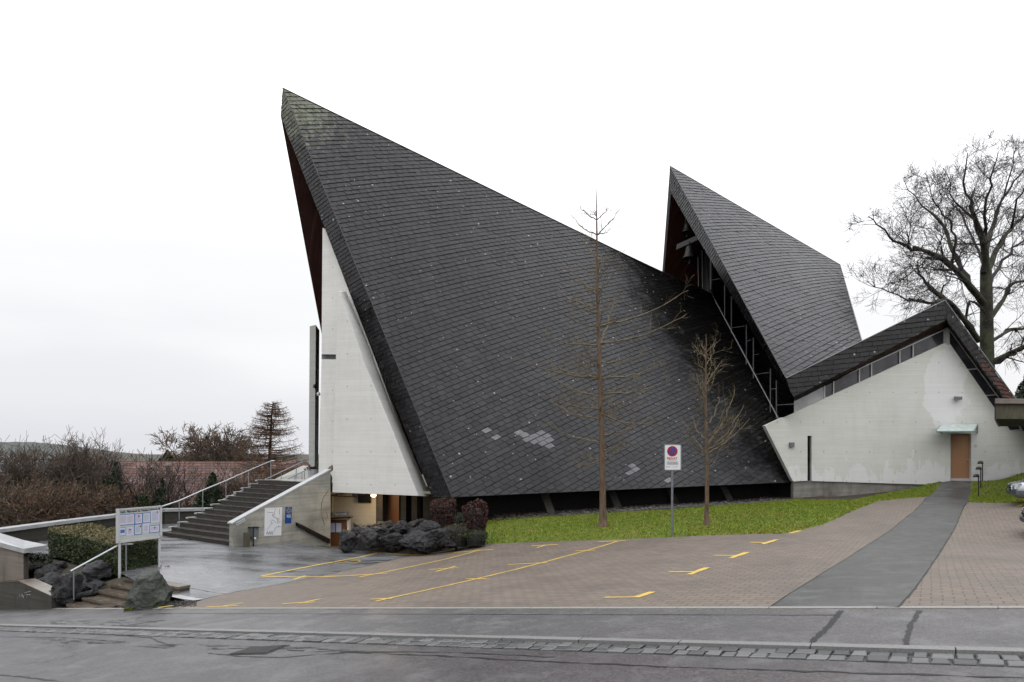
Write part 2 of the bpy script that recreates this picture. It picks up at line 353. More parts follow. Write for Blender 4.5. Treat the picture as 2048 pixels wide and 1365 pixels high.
simple('print_red', (.50, .16, .11), (.50, .16, .11), 3, rough=.6)
simple('sun_yellow', (.75, .72, .45), (.72, .70, .42), 3, rough=.5)
k = NT('rock_black'); p = k.P(True); n = k.noise(p, 4.5, 9, .78, .6); n2 = k.noise(p, 13, 6, .75); oi = k.n('ShaderNodeObjectInfo').outputs['Random']; c = k.mix(k.ramp(n, (.42, .62)), (.005, .005, .006), (.060, .061, .066)); c = k.mix(k.ramp(oi, (.55, 1, 0, .6)), c, k.mix(n2, (.05, .046, .042), (.11, .10, .09))); c = k.mix(k.ramp(n2, (.66, .74, 0, .7)), c, (.22, .22, .23)); k.col(c); k.rough(k.ramp(n2, (.3, .7, .3, .6))); k.bump(k.math('ADD', n, k.math('MULTIPLY', n2, .4)), .9, .10)
k = NT('rock_green'); p = k.P(True); n = k.noise(k.map(p, (1, 1, 2.2), (.5, .3, .2)), 2.6, 9, .72, .8); n2 = k.noise(p, 9, 5, .7); c = k.mix(k.ramp(n, (.38, .64)), (.018, .021, .018), (.075, .084, .068)); c = k.mix(k.ramp(k.noise(p, 1.8, 5, .6), (.52, .68, 0, .6)), c, (.055, .075, .030)); c = k.mix(k.ramp(n2, (.68, .76, 0, .5)), c, (.20, .21, .19)); k.col(c); k.rough(.6); k.bump(k.math('ADD', n, k.math('MULTIPLY', n2, .4)), .9, .08)
simple('pebble', (.035, .033, .030), (.095, .09, .08), 3, rough=.7, obj=True)
def mk_leaf(name, a, b, d=None):
    k = NT(name); sh = k.attr('shade'); c = k.mix(sh, a, b)
    if d: c = k.mix(k.ramp(k.noise(k.P(), 1.6, 4, .6), (.5, .66, 0, .8)), c, d)
    k.col(c); k.rough(.55); return k.m
mk_leaf('hedge_leaf', (.018, .030, .010), (.060, .085, .022)); mk_leaf('hedge_top_leaf', (.07, .075, .022), (.16, .125, .045))
mk_leaf('beech_leaf', (.016, .005, .005), (.095, .028, .017)); mk_leaf('evergreen_leaf', (.010, .024, .010), (.035, .060, .020))
mk_leaf('brown_leaf', (.065, .038, .022), (.16, .095, .05), (.075, .07, .03)); mk_leaf('orange_leaf', (.20, .075, .018), (.34, .15, .04)); mk_leaf('olive_leaf', (.035, .035, .012), (.10, .085, .03))
simple('bark', (.085, .052, .032), (.17, .115, .075), 14, rough=.85, bump=.8, bdist=.02, stretch=(1, 1, .25))
simple('bark_moss', (.030, .030, .022), (.075, .080, .045), 2.2, rough=.9, bump=.6, bdist=.05)
simple('twig_light', (.19, .15, .085), (.10, .078, .048), 9, rough=.8)
simple('twig_dark', (.030, .025, .024), (.055, .045, .042), 5, rough=.9)
simple('twig_brown', (.075, .056, .043), (.125, .092, .068), 3, rough=.9)
simple('twig_rust', (.155, .090, .055), (.095, .060, .040), 3, rough=.9)
k = NT('roof_tile'); p = k.P(); X, Y, Z = k.sepx(p)
b = k.n('ShaderNodeTexBrick'); b.inputs['Scale'].default_value = 1; b.inputs['Brick Width'].default_value = .36; b.inputs['Row Height'].default_value = .20; b.inputs['Mortar Size'].default_value = .04; b.inputs['Mortar Smooth'].default_value = .5
b.inputs['Color1'].default_value = (.15, .062, .046, 1); b.inputs['Color2'].default_value = (.085, .042, .033, 1); b.inputs['Mortar'].default_value = (.02, .010, .009, 1); k.l(k.comb(X, Z, 0), b.inputs[0])
c = k.mix(k.ramp(k.noise(p, .55, 6, .65), (.54, .66, 0, .75)), b.outputs[0], (.24, .16, .145)); k.col(c); k.rough(.8)
simple('grey_roof', (.11, .11, .125), (.08, .08, .09), 2, rough=.6)
simple('house_wall', (.30, .23, .18), (.24, .18, .14), 2, rough=.8)
simple('meadow', (.040, .034, .022), (.065, .055, .034), .05, rough=.95)
simple('hill', (.08, .09, .09), (.11, .115, .11), .01, rough=.95)
simple('weathered_timber', (.105, .095, .062), (.065, .062, .040), 6, rough=.8, stretch=(1, 1, .4))
k = NT('car_paint'); k.col((.42, .44, .47)); k.b.inputs['Metallic'].default_value = .7; k.rough(.28); k.b.inputs['Coat Weight'].default_value = .6
simple('rubber', (.015, .015, .015), (.02, .02, .02), 8, rough=.8)
k = NT('lens'); k.col((.55, .6, .62)); k.rough(.08)
simple('bumper_strip', (.10, .11, .13), (.09, .10, .12), 5, rough=.4)
USE_HAZE = True
# ------------------------------------------------------------------ ground height
AD = V((-.852, .523, 0)); BD = V((.523, .852, 0))     # along the street (downhill) / across it
def gp(x, y): return CZ-1.675+.0993*x-.0673*y
_c = []
def cp(px, py, Z):
    p = P(px, py, Z); _c.append((p.x, p.y, p.z-gp(p.x, p.y)))
for a in ((2048, 1215), (1540, 1216), (1024, 1217), (700, 1217), (400, 1217)):
    dx = (a[0]-1024)/F; dy = (a[1]-905)/F; Z = 1.675/(dy+.0993*dx-.0673); _c.append((dx*Z, Z, 0.))
for a in ((1283, 1196, 10.2), (750, 1203, 12.8), (1235, 1083, 21.), (1585, 1067, 18.5), (970, 1090, 24.), (400, 1197, 16.7), (870, 1100, 25), (680, 1097, 26.0), (1540, 1086, 16.4),
          (590, 1084, 26.8), (470, 1094, 25), (1206, 1052, 24.5), (1413, 1050, 22.8), (1344, 1072, 20.8), (1000, 1040, 28), (1585, 1000, 30.5), (1300, 1018, 28.7),
          (1850, 972, 30.8), (1845, 995, 26.5), (1920, 962, 31), (1945, 965, 31), (2030, 950, 31.), (1937, 1006, 24), (2048, 1008, 21.5), (2100, 942, 31), (1957, 994, 27),
          (1961, 976, 29), (1965, 963, 30.5), (0, 1090, 25.2), (200, 1150, 18.6), (327, 1071, 28.3), (100, 1120, 22), (316, 1128, 20.6), (180, 1072, 28), (330, 1050, 31), (2300, 1100, 15), (2250, 985, 24), (520, 1150, 20)): cp(*a)
_A = np.array(_c); _n = len(_A)
_K = np.sqrt((_A[:, None, 0]-_A[None, :, 0])**2+(_A[:, None, 1]-_A[None, :, 1])**2+.6)
_M = np.zeros((_n+1, _n+1)); _M[:_n, :_n] = _K+np.eye(_n)*1e-3; _M[:_n, _n] = 1; _M[_n, :_n] = 1
_w = np.linalg.solve(_M, np.append(_A[:, 2], 0))
def G(x, y):
    r = float(np.dot(_w[:_n], np.sqrt((_A[:, 0]-x)**2+(_A[:, 1]-y)**2+.6)))+_w[_n]
    return gp(x, y)+r
def hit(px, py, f=G):
    dx = (px-1024)/F; dy = (py-905)/F; lo, z = 2.0, 2.0
    prev = None
    while z < 80:
        d = CZ-dy*z-f(dx*z, z)
        if prev is not None and prev > 0 and d <= 0:
            a, b = z-.5, z
            for _ in range(18):
                m = (a+b)/2
                if CZ-dy*m-f(dx*m, m) > 0: a = m
                else: b = m
            z = (a+b)/2; return V((dx*z, z, f(dx*z, z)))
        prev = d; z += .5
    return V((dx*25, 25, f(dx*25, 25)))
def drape(name, pts, mat, f=G, off=.0, step=.8, parent=None, mb=None):
    """ground sheet: polygon cut on a grid and laid on the ground"""
    bm = bmesh.new(); vs = [bm.verts.new((p[0], p[1], 0)) for p in pts]; bm.faces.new(vs)
    xs = [p[0] for p in pts]; ys = [p[1] for p in pts]
    for ax, (a, b) in ((0, (min(xs), max(xs))), (1, (min(ys), max(ys)))):
        t = a+step
        while t < b:
            co = (t, 0, 0) if ax == 0 else (0, t, 0); no = (1, 0, 0) if ax == 0 else (0, 1, 0)
            bmesh.ops.bisect_plane(bm, geom=bm.verts[:]+bm.edges[:]+bm.faces[:], plane_co=co, plane_no=no); t += step
    for v in bm.verts: v.co.z = f(v.co.x, v.co.y)+off
    for q in bm.faces:
        q.normal_update()
        if q.normal.z < 0: q.normal_flip()
    m = mb or MB(); idx = {v: i for i, v in enumerate(bm.verts)}
    m.add([tuple(v.co) for v in bm.verts], [tuple(idx[v] for v in q.verts) for q in bm.faces]); bm.free()
    if mb is None: return m.build(name, MAT[mat], parent, smooth=False)
def kerbpt(px, py): return hit(px, py, gp)
def S(name, o): o['kind'] = 'structure'; return o
K0 = hit(2048, 1215.5, gp); K1 = hit(400, 1217.5, gp)
AD = (K1-K0); AD.z = 0; AD.normalize(); BD = V((-AD.y, AD.x, 0)); BD = BD if BD.y > 0 else -BD
KE = kerbpt(2048, 1299)
def onk(base, t, off): q = base+AD*t+BD*off; return V((q.x, q.y, 0))
def rect2(base, t0, t1, o0, o1): return [onk(base, t0, o0), onk(base, t1, o0), onk(base, t1, o1), onk(base, t0, o1)]
# street, pavement, kerb
roadp = lambda x, y: gp(x, y)-.032
S('', drape('road', rect2(KE, -12, 30, -8.6, -.47), 'asphalt_road', roadp, 0, 1.5))
S('', drape('sidewalk', rect2(KE, -12, 30, .0, (K0-KE).dot(BD)-.07), 'asphalt_sidewalk', gp, 0, 1.5))
S('', drape('far_pavement', rect2(KE, -12, 26, -11.0, -8.6), 'asphalt_sidewalk', gp, .05, 1.5))
m = MB(); m2 = MB(); t = -12
while t < 30:          # granite kerb stones
    L = 1.0+R.random()*.3; a = [onk(KE, t+.004, -.125), onk(KE, t+L-.006, -.125), onk(KE, t+L-.006, 0), onk(KE, t+.004, 0)]
    for q in a: q.z = gp(q.x, q.y)+.012+R.uniform(-.003, .003)
    m.ext(a, (0, 0, -.25)); t += L
S('', m.build('kerb', MAT['granite']))
t = -12
while t < 24:          # flat granite edging of the car park
    L = 1.0+R.random()*.2; o = (K0-KE).dot(BD); a = [onk(KE, t+.004, o-.07), onk(KE, t+L-.004, o-.07), onk(KE, t+L-.004, o+.045), onk(KE, t+.004, o+.045)]
    for q in a: q.z = gp(q.x, q.y)+.010
    m2.ext(a, (0, 0, -.2)); t += L
S('', m2.build('edging_strip', MAT['granite_light']))
# cobbled gutter, two rows
m = MB()
for r, o in enumerate((-.293, -.460)):
    t = -12+R.random()*.1
    while t < 30:
        L = R.uniform(.13, .19); w = .155; j = lambda s=.011: R.uniform(-s, s)
        c = [onk(KE, t+.009+j(), o+.007+j(.006)), onk(KE, t+L-.009+j(), o+.007+j(.006)), onk(KE, t+L-.009+j(), o+w+j()), onk(KE, t+.009+j(), o+w+j())]
        h = -.014+R.uniform(-.006, .006); cc = sum(c, V((0, 0, 0)))/4
        top = [cc+(q-cc)*.86 for q in c]
        for q in c: q.z = gp(q.x, q.y)+h-.008
        for q in top: q.z = gp(q.x, q.y)+h
        bot = [q-V((0, 0, .08)) for q in c]; sh = R.random()**1.6 if R.random() > .05 else 1
        b = len(m.v); m.add(top+c+bot, [(0, 1, 2, 3)]+[(i, i+4, (i+1) % 4+4, (i+1) % 4) for i in range(4)]+[(i+4, i+8, (i+1) % 4+8, (i+1) % 4+4) for i in range(4)], 0, sh)
        t += L
o = S('', m.build('cobble_gutter', MAT['cobble']))
S('', drape('gutter_bed', rect2(KE, -12, 30, -.60, -.12), 'gutter_mortar', lambda x, y: gp(x, y)-.035, 0, 2))
# tar joints and cracks
m = MB()
def ribbon(m, pts, w, f, off, jit=.0, mi=0, seg=.25):
    pts = [V((p.x, p.y, 0)) for p in pts]; dense = []
    for a, b in zip(pts, pts[1:]):
        n = max(1, int((b-a).length/seg)); dense += [a.lerp(b, i/n) for i in range(n)]
    dense.append(pts[-1]); L = []
    for i, p in enumerate(dense):
        d = (dense[min(i+1, len(dense)-1)]-dense[max(i-1, 0)]).normalized(); n = V((-d.y, d.x, 0)); ww = w/2*(1+R.uniform(-jit, jit)*1.5); o_ = R.uniform(-jit, jit)*w
        for s in (-1, 1): q = p+n*(s*ww+o_); L.append(V((q.x, q.y, f(q.x, q.y)+off)))
    m.add(L, [(2*i, 2*i+2, 2*i+3, 2*i+1) for i in range(len(dense)-1)], mi)
def gpt(x, y): return kerbpt(x, y)
ribbon(m, [gpt(1683, 1222), gpt(1655, 1255), gpt(1620, 1288)], .062, gp, .003, .16, seg=.05)
ribbon(m, [gpt(1840, 1222), gpt(1818, 1255), gpt(1812, 1290)], .05, gp, .003, .25, seg=.05)
ribbon(m, [gpt(270, 1227), gpt(700, 1228.5), gpt(1150, 1230), gpt(1680, 1231)], .022, gp, .003, .4)
for seg in ([(230, 1268), (300, 1272), (345, 1290)], [(420, 1302), (480, 1309), (560, 1311), (700, 1300), (900, 1308), (1100, 1318), (1400, 1330), (2048, 1348)], [(0, 1345), (80, 1354), (140, 1362)], [(0, 1271), (120, 1272), (250, 1281)],
            [(60, 1262), (160, 1255), (240, 1252), (300, 1258)], [(270, 1240), (290, 1231), (345, 1227)], [(250, 1252), (330, 1241)], [(680, 1299), (900, 1300), (1110, 1309)]):
    ribbon(m, [gpt(*q) for q in seg], .028, roadp if seg[0][1] > 1263 else gp, .004, .6, seg=.12)
for i in range(46):   # crazed patch beside the kerb
    a = V((R.uniform(90, 300), R.uniform(1241, 1256), 0)); b = (a[0]+R.uniform(8, 45), a[1]+R.uniform(-4, 4)); ribbon(m, [gpt(a[0], a[1]), gpt(*b)], .012, gp, .0045, .8, seg=.1)
for i in range(60):
    x = R.uniform(60, 700); y0 = 1284+(x-250)*.028 if x > 250 else 1278; y = y0+R.uniform(-3, 6); ribbon(m, [gpt(x, y), gpt(x+R.uniform(10, 60), y+R.uniform(-2, 2))], .014, roadp, .005, .8, seg=.12)
S('', m.build('tar_joints', MAT['tar']))
# strip of old asphalt along the gutter
# manhole grating
g0 = [gpt(*q) for q in ((452, 1306), (505, 1291), (580, 1286), (532, 1304))]
for q in g0: q.z = roadp(q.x, q.y)
cen = sum(g0, V((0, 0, 0)))/4
mh = thing('drain_grate', 'dark cast iron drain grating set in the road beside the cobbled gutter', 'drain', cen)
m = MB(); up = V((0, 0, .008)); m.ext([q+up for q in g0], (0, 0, -.05)); m.build('frame', MAT['cast_iron'], mh)
m = MB()
for i in range(22):
    t0, t1 = (i+.25)/22, (i+.75)/22; a = [g0[0].lerp(g0[1], t0), g0[0].lerp(g0[1], t1), g0[3].lerp(g0[2], t1), g0[3].lerp(g0[2], t0)]; m.ext([cen+(q-cen)*.9+V((0, 0, .016)) for q in a], (0, 0, -.01))
m.build('bars', MAT['cast_iron'], mh)
# car park, path, plaza
def W2(*px): return [hit(*q) for q in px]
lot = W2((1538, 1215.5), (1660, 1138), (1760, 1075), (1800, 1045), (1830, 1022), (1862, 990), (1845, 995), (1800, 998), (1755, 1003), (1700, 1025), (1645, 1050), (1610, 1059), (1565, 1068), (1400, 1072), (1235, 1079), (1100, 1084), (970, 1089), (930, 1094), (870, 1100), (822, 1111), (750, 1128), (660, 1148), (560, 1168), (470, 1184), (420, 1195))+[hit(345, 1216)]
S('', drape('paved_car_park', lot, 'pavers', G, 0, .7))
path = W2((1538, 1215.5), (1660, 1138), (1760, 1075), (1800, 1045), (1830, 1022), (1862, 990), (1893, 962), (1944, 963), (1941, 985), (1937, 1004), (1916, 1043), (1894, 1082), (1862, 1132), (1830, 1178), (1797, 1215.5))
S('', drape('path', path, 'asphalt_path', G, .004, .7))
lot2 = W2((1797, 1215.5), (1830, 1178), (1862, 1132), (1894, 1082), (1916, 1043), (1937, 1004.5), (2048, 1007))+[hit(2200, 1012), V((K0+AD*-7).to_tuple())]
lot2[-1].z = 0
S('', drape('paved_parking_bay', lot2, 'pavers', G, 0, .7))
m = MB()
ribbon(m, W2((1538, 1216), (1660, 1138), (1760, 1075), (1800, 1045), (1830, 1022), (1860, 992)), .02, G, .006, .2); ribbon(m, W2((1797, 1215.5), (1830, 1178), (1862, 1132), (1894, 1082), (1916, 1043), (1938, 1000)), .022, G, .006, .2)
ribbon(m, W2((870, 1100.5), (822, 1111.5), (750, 1128.5), (660, 1148.5), (560, 1168.5), (470, 1184.5), (420, 1195.5), (390, 1204)), .022, G, .006, .4)
S('', m.build('joint_lines', MAT['tar']))
# plaza: own sheet up to the pit in front of the hall door
TOPL = onk(KE, 0, 0)
stp0 = P(132.6, 1208.7, 17.4)
plz = W2((870, 1100), (822, 1111), (750, 1128), (660, 1148), (560, 1168), (470, 1184), (420, 1195), (384, 1203.5))
L0 = V((stp0.x, stp0.y, 0))+BD*1.45+AD*.1
plz += [V((plz[-1].x, plz[-1].y, 0)), L0+AD*-.3, L0+AD*4.0+BD*1.0, L0+AD*12+BD*1.0]
plz = [V((p.x, p.y, 0)) for p in plz]
plz += [V((P(-120, 1100, 24).x, 24.2, 0)), V((P(-60, 1060, 24.5).x, 24.6, 0)), V((-18.95, 25.0, 0)), V((-16.45, 32, 0)), V((-14.8, 33.2, 0)), V((-13.2, 31.5, 0)), V((-13.0, 28.3, 0)), V((-10.1, 25.2, 0)), V((-9.2, 26.05, 0))]
plz += [V((p.x, p.y, 0)) for p in W2((592, 1083), (655, 1096.5), (690, 1098), (760, 1090), (830, 1085), (900, 1080))]
pl2 = []
for p in plz:
    if not pl2 or (p-pl2[-1]).length > .05: pl2.append(p)
S('', drape('plaza', pl2, 'asphalt_plaza', G, -.004, .7))
# grass
gr = W2((1565, 1068), (1400, 1072), (1235, 1079), (1100, 1084), (970, 1089), (930, 1094), (905, 1080), (930, 1052), (985, 1040), (1100, 1034), (1206, 1027), (1340, 1020), (1480, 1008), (1560, 1001), (1600, 999), (1700, 1001), (1780, 985), (1850, 971), (1893, 962), (1862, 990), (1845, 995), (1800, 998), (1755, 1003), (1700, 1025), (1645, 1050), (1610, 1059))
gr2 = W2((1937, 1004.5), (1941, 985), (1944, 963.5), (1990, 962), (2040, 948), (2100, 940), (2200, 930), (2260, 1000), (2150, 1010), (2048, 1007))
S('', drape('lawn_soil', gr, 'grass_ground', G, .003, .7)); S('', drape('lawn_bank', gr2, 'grass_ground', G, .003, .7))
def inpoly(x, y, poly):
    c = False; j = len(poly)-1
    for i in range(len(poly)):
        a, b = poly[i], poly[j]
        if (a[1] > y) != (b[1] > y) and x < (b[0]-a[0])*(y-a[1])/(b[1]-a[1])+a[0]: c = not c
        j = i
    return c
def grass(name, poly, n, h0, h1, label):
    xs = [p[0] for p in poly]; ys = [p[1] for p in poly]; rr = random.Random(3); m = MB(); k = 0
    while k < n:
        x = rr.uniform(min(xs), max(xs)); y = rr.uniform(min(ys), max(ys))
        if not inpoly(x, y, poly): continue
        k += 1; z = G(x, y); a = rr.uniform(0, 6.28); h = rr.uniform(h0, h1); w = rr.uniform(.006, .012)*1.6; dx, dy = math.cos(a)*w, math.sin(a)*w; lx, ly = rr.gauss(0, .025), rr.gauss(0, .025)
        m.add([(x-dx, y-dy, z), (x+dx, y+dy, z), (x+lx, y+ly, z+h)], [(0, 1, 2)], 0, rr.random())
    o = m.build(name, MAT['grass_blade']); tag(o, label, 'grass', kind='stuff')
grass('grass', gr, 60000, .02, .06, 'short green lawn grass between the slate roof and the paved car park')
grass('bank_grass', gr2, 16000, .03, .08, 'short grass on the bank right of the asphalt path')
# gravel bed below the eave
gb = W2((905, 1080), (930, 1052), (985, 1040), (1100, 1034), (1206, 1027), (1340, 1020), (1480, 1008), (1560, 1001), (1600, 999), (1700, 1001))
far = [V((14.5, 33.5, 0)), V((3, 33, 0)), V((-3.2, 29.5, 0))]
S('', drape('gravel_bed', gb+far, 'soil', G, -.004, .9))
m = MB()
for i in range(1500):
    a = R.random(); x = -2.2+a*14.6; t = R.random()**1.5; base = hit(985+a*600, 1042-a*40); x, y = base.x, base.y+.05+t*2.2; z = G(x, y); s = R.uniform(.02, .075)*(1.4 if R.random() < .05 else 1)
    pts = [V((R.gauss(0, 1), R.gauss(0, 1), R.gauss(0, 1))).normalized()*s for _ in range(6)]
    o6 = [V((s, 0, 0)), V((0, s, 0)), V((-s, 0, 0)), V((0, -s, 0)), V((0, 0, s*.7)), V((0, 0, -s*.7))]; o6 = [V((x, y, z+s*.3))+q*R.uniform(.7, 1.25) for q in o6]
    m.add(o6, [(0, 1, 4), (1, 2, 4), (2, 3, 4), (3, 0, 4), (1, 0, 5), (2, 1, 5), (3, 2, 5), (0, 3, 5)])
tag(m.build('gravel', MAT['pebble']), 'loose grey pebbles in the dark bed under the slate eave', 'gravel', kind='stuff')
# leaves scattered on the lawn edge and by the small steps
# terrain to the horizon
def sst(a, b, x): t = max(0, min(1, (x-a)/(b-a))); return t*t*(3-2*t)
def terr(x, y):
    g = G(x, y)-.10 if (-45 < x < 45 and -20 < y < 50) else 0
    g = max(-4, min(8, g))
    base = CZ-4.2-.02*max(0, y-35)-.05*max(0, -x-20)
    base = max(base, -24) if y < 2500 else -24
    base = base+3.5*sst(10, 40, x)*sst(400, 60, y)
    o = (V((x, y, 0))-KE).dot(BD)+KE.z*0
    g0__ = g; ow = (K0-KE).dot(BD)
    if -45 < x < 45 and -20 < y < 50: g = (gp(x, y)-.35)*(1-sst(ow+.2, ow+1.6, o))+g0__*sst(ow+.2, ow+1.6, o)
    d = max(-22-x, x-30, y-38, -12-y, 0)
    w = 1-sst(0, 14, d)
    wl = -18.7+(y-25)*.36 if y > 24.9 else -18.7-(24.9-y)*1.6      # foot of the plaza wall
    cut = sst(.2, 1.4, wl-x) if y > 8 else 0
    if y > 33: cut = max(cut, sst(33.2, 35, y)*(1-sst(-15, -9, x)))
    g = g*(1-cut)+(CZ-5.2)*cut
    if 26.6 < y < 36 and -9.5 < x < 2: g -= 2.0*sst(26.9, 27.6, y)*(1-sst(-2.6, -.5, x))
    return g*w+base*(1-w)
def axis(vals): return sorted(set([round(v, 3) for v in vals]))
ax = axis(list(np.arange(-30, 40.1, .8))+[-9000, -5000, -3000, -2000, -1200, -700, -400, -220, -120, -80, -60, -50, -42, -36, -33, 45, 52, 60, 75, 100, 160, 300, 700, 1400, 3000, 5000, 9000])
ay = axis(list(np.arange(-14, 50.1, .8))+[-400, -150, -60, -30, -20, 54, 60, 68, 80, 100, 140, 200, 300, 450, 700, 1100, 1700, 2500, 4000, 6500, 9000])
m = MB(); vs = [(x, y, terr(x, y)) for y in ay for x in ax]; n = len(ax)
m.add(vs, [(j*n+i, j*n+i+1, (j+1)*n+i+1, (j+1)*n+i) for j in range(len(ay)-1) for i in range(n-1)])
S('', m.build('ground', MAT['meadow'], smooth=True))
m = MB()   # distant ridges
for (Z, x0, x1, f) in ((9000, -700, 1500, lambda px: 892+max(0, px-60)*.05-8*math.sin(px*.011+1)), (4500, 250, 1300, lambda px: 920-17*math.exp(-((px-400)/70)**2)-8*math.exp(-((px-560)/50)**2))):
    pts = []; px = x0; L = []
    while px <= x1: L.append(P(px, f(px)+R.uniform(-.8, .8), Z)); px += 12
    low = [V((p.x, p.y-260, -70)) for p in L]; bk = [V((p.x, p.y+400, -30)) for p in L]; k = len(L)
    m.add(low+L+bk, [(i, i+1, k+i+1, k+i) for i in range(k-1)]+[(k+i, k+i+1, 2*k+i+1, 2*k+i) for i in range(k-1)])
S('', m.build('hills', MAT['hill'], smooth=True))
# painted bay markings
m = MB(); YW = .095
def ym(a, b, w=YW): ribbon(m, [hit(*a), hit(*b)], w, G, .006+R.random()*.001, .12)
for a, b in (((752, 1203.5), (1235, 1083)), ((719, 1155), (959, 1100.5)), ((522, 1153), (757, 1106)), ((757, 1106), (987, 1099.5)), ((522, 1153), (775, 1147)), ((587, 1160), (612, 1152)),
             ((742, 1199.5), (785, 1197.5)), ((930, 1159), (972, 1158.5)), ((1016, 1130), (1094, 1126)), ((1150, 1102.5), (1191, 1101)), ((1195, 1084), (1252, 1081.6)),
             ((1062, 1093), (1116, 1089.5)), ((1073, 1096.5), (1090, 1091.5)), ((857, 1140), (917, 1136)), ((872, 1144), (912, 1133)),
             ((565, 1208.5), (628, 1205)), ((600, 1207.5), (640, 1198.5)), ((412, 1215), (478, 1212)), ((445, 1213.5), (486, 1206.5)), ((316, 1216), (345, 1212)),
             ((1210, 1195.5), (1283, 1195)), ((1337, 1145), (1388, 1144.5)), ((1428, 1111.5), (1468, 1112)), ((1500, 1085.5), (1535, 1086.5))): ym(a, b)
for a, b in (((1272, 1196), (1304, 1184.5)), ((1377, 1150), (1415, 1136)), ((1462, 1117), (1494, 1105.5)), ((1527, 1089), (1554, 1080)), ((1580, 1067.5), (1600, 1062)), ((2040, 1013), (2075, 1000)), ((2044, 1024), (2090, 1008))): ym(a, b, .13)
# small symbol in the bay beside the rocks
for a, b in (((668, 1128.5), (700, 1123)), ((700, 1123), (712, 1121)), ((712, 1121), (722, 1123)), ((722, 1123), (708, 1127)), ((708, 1127), (690, 1126.5)), ((705, 1121.5), (720, 1119.5))): ym(a, b, .045)
S('', m.build('bay_markings', MAT['yellow_paint']))
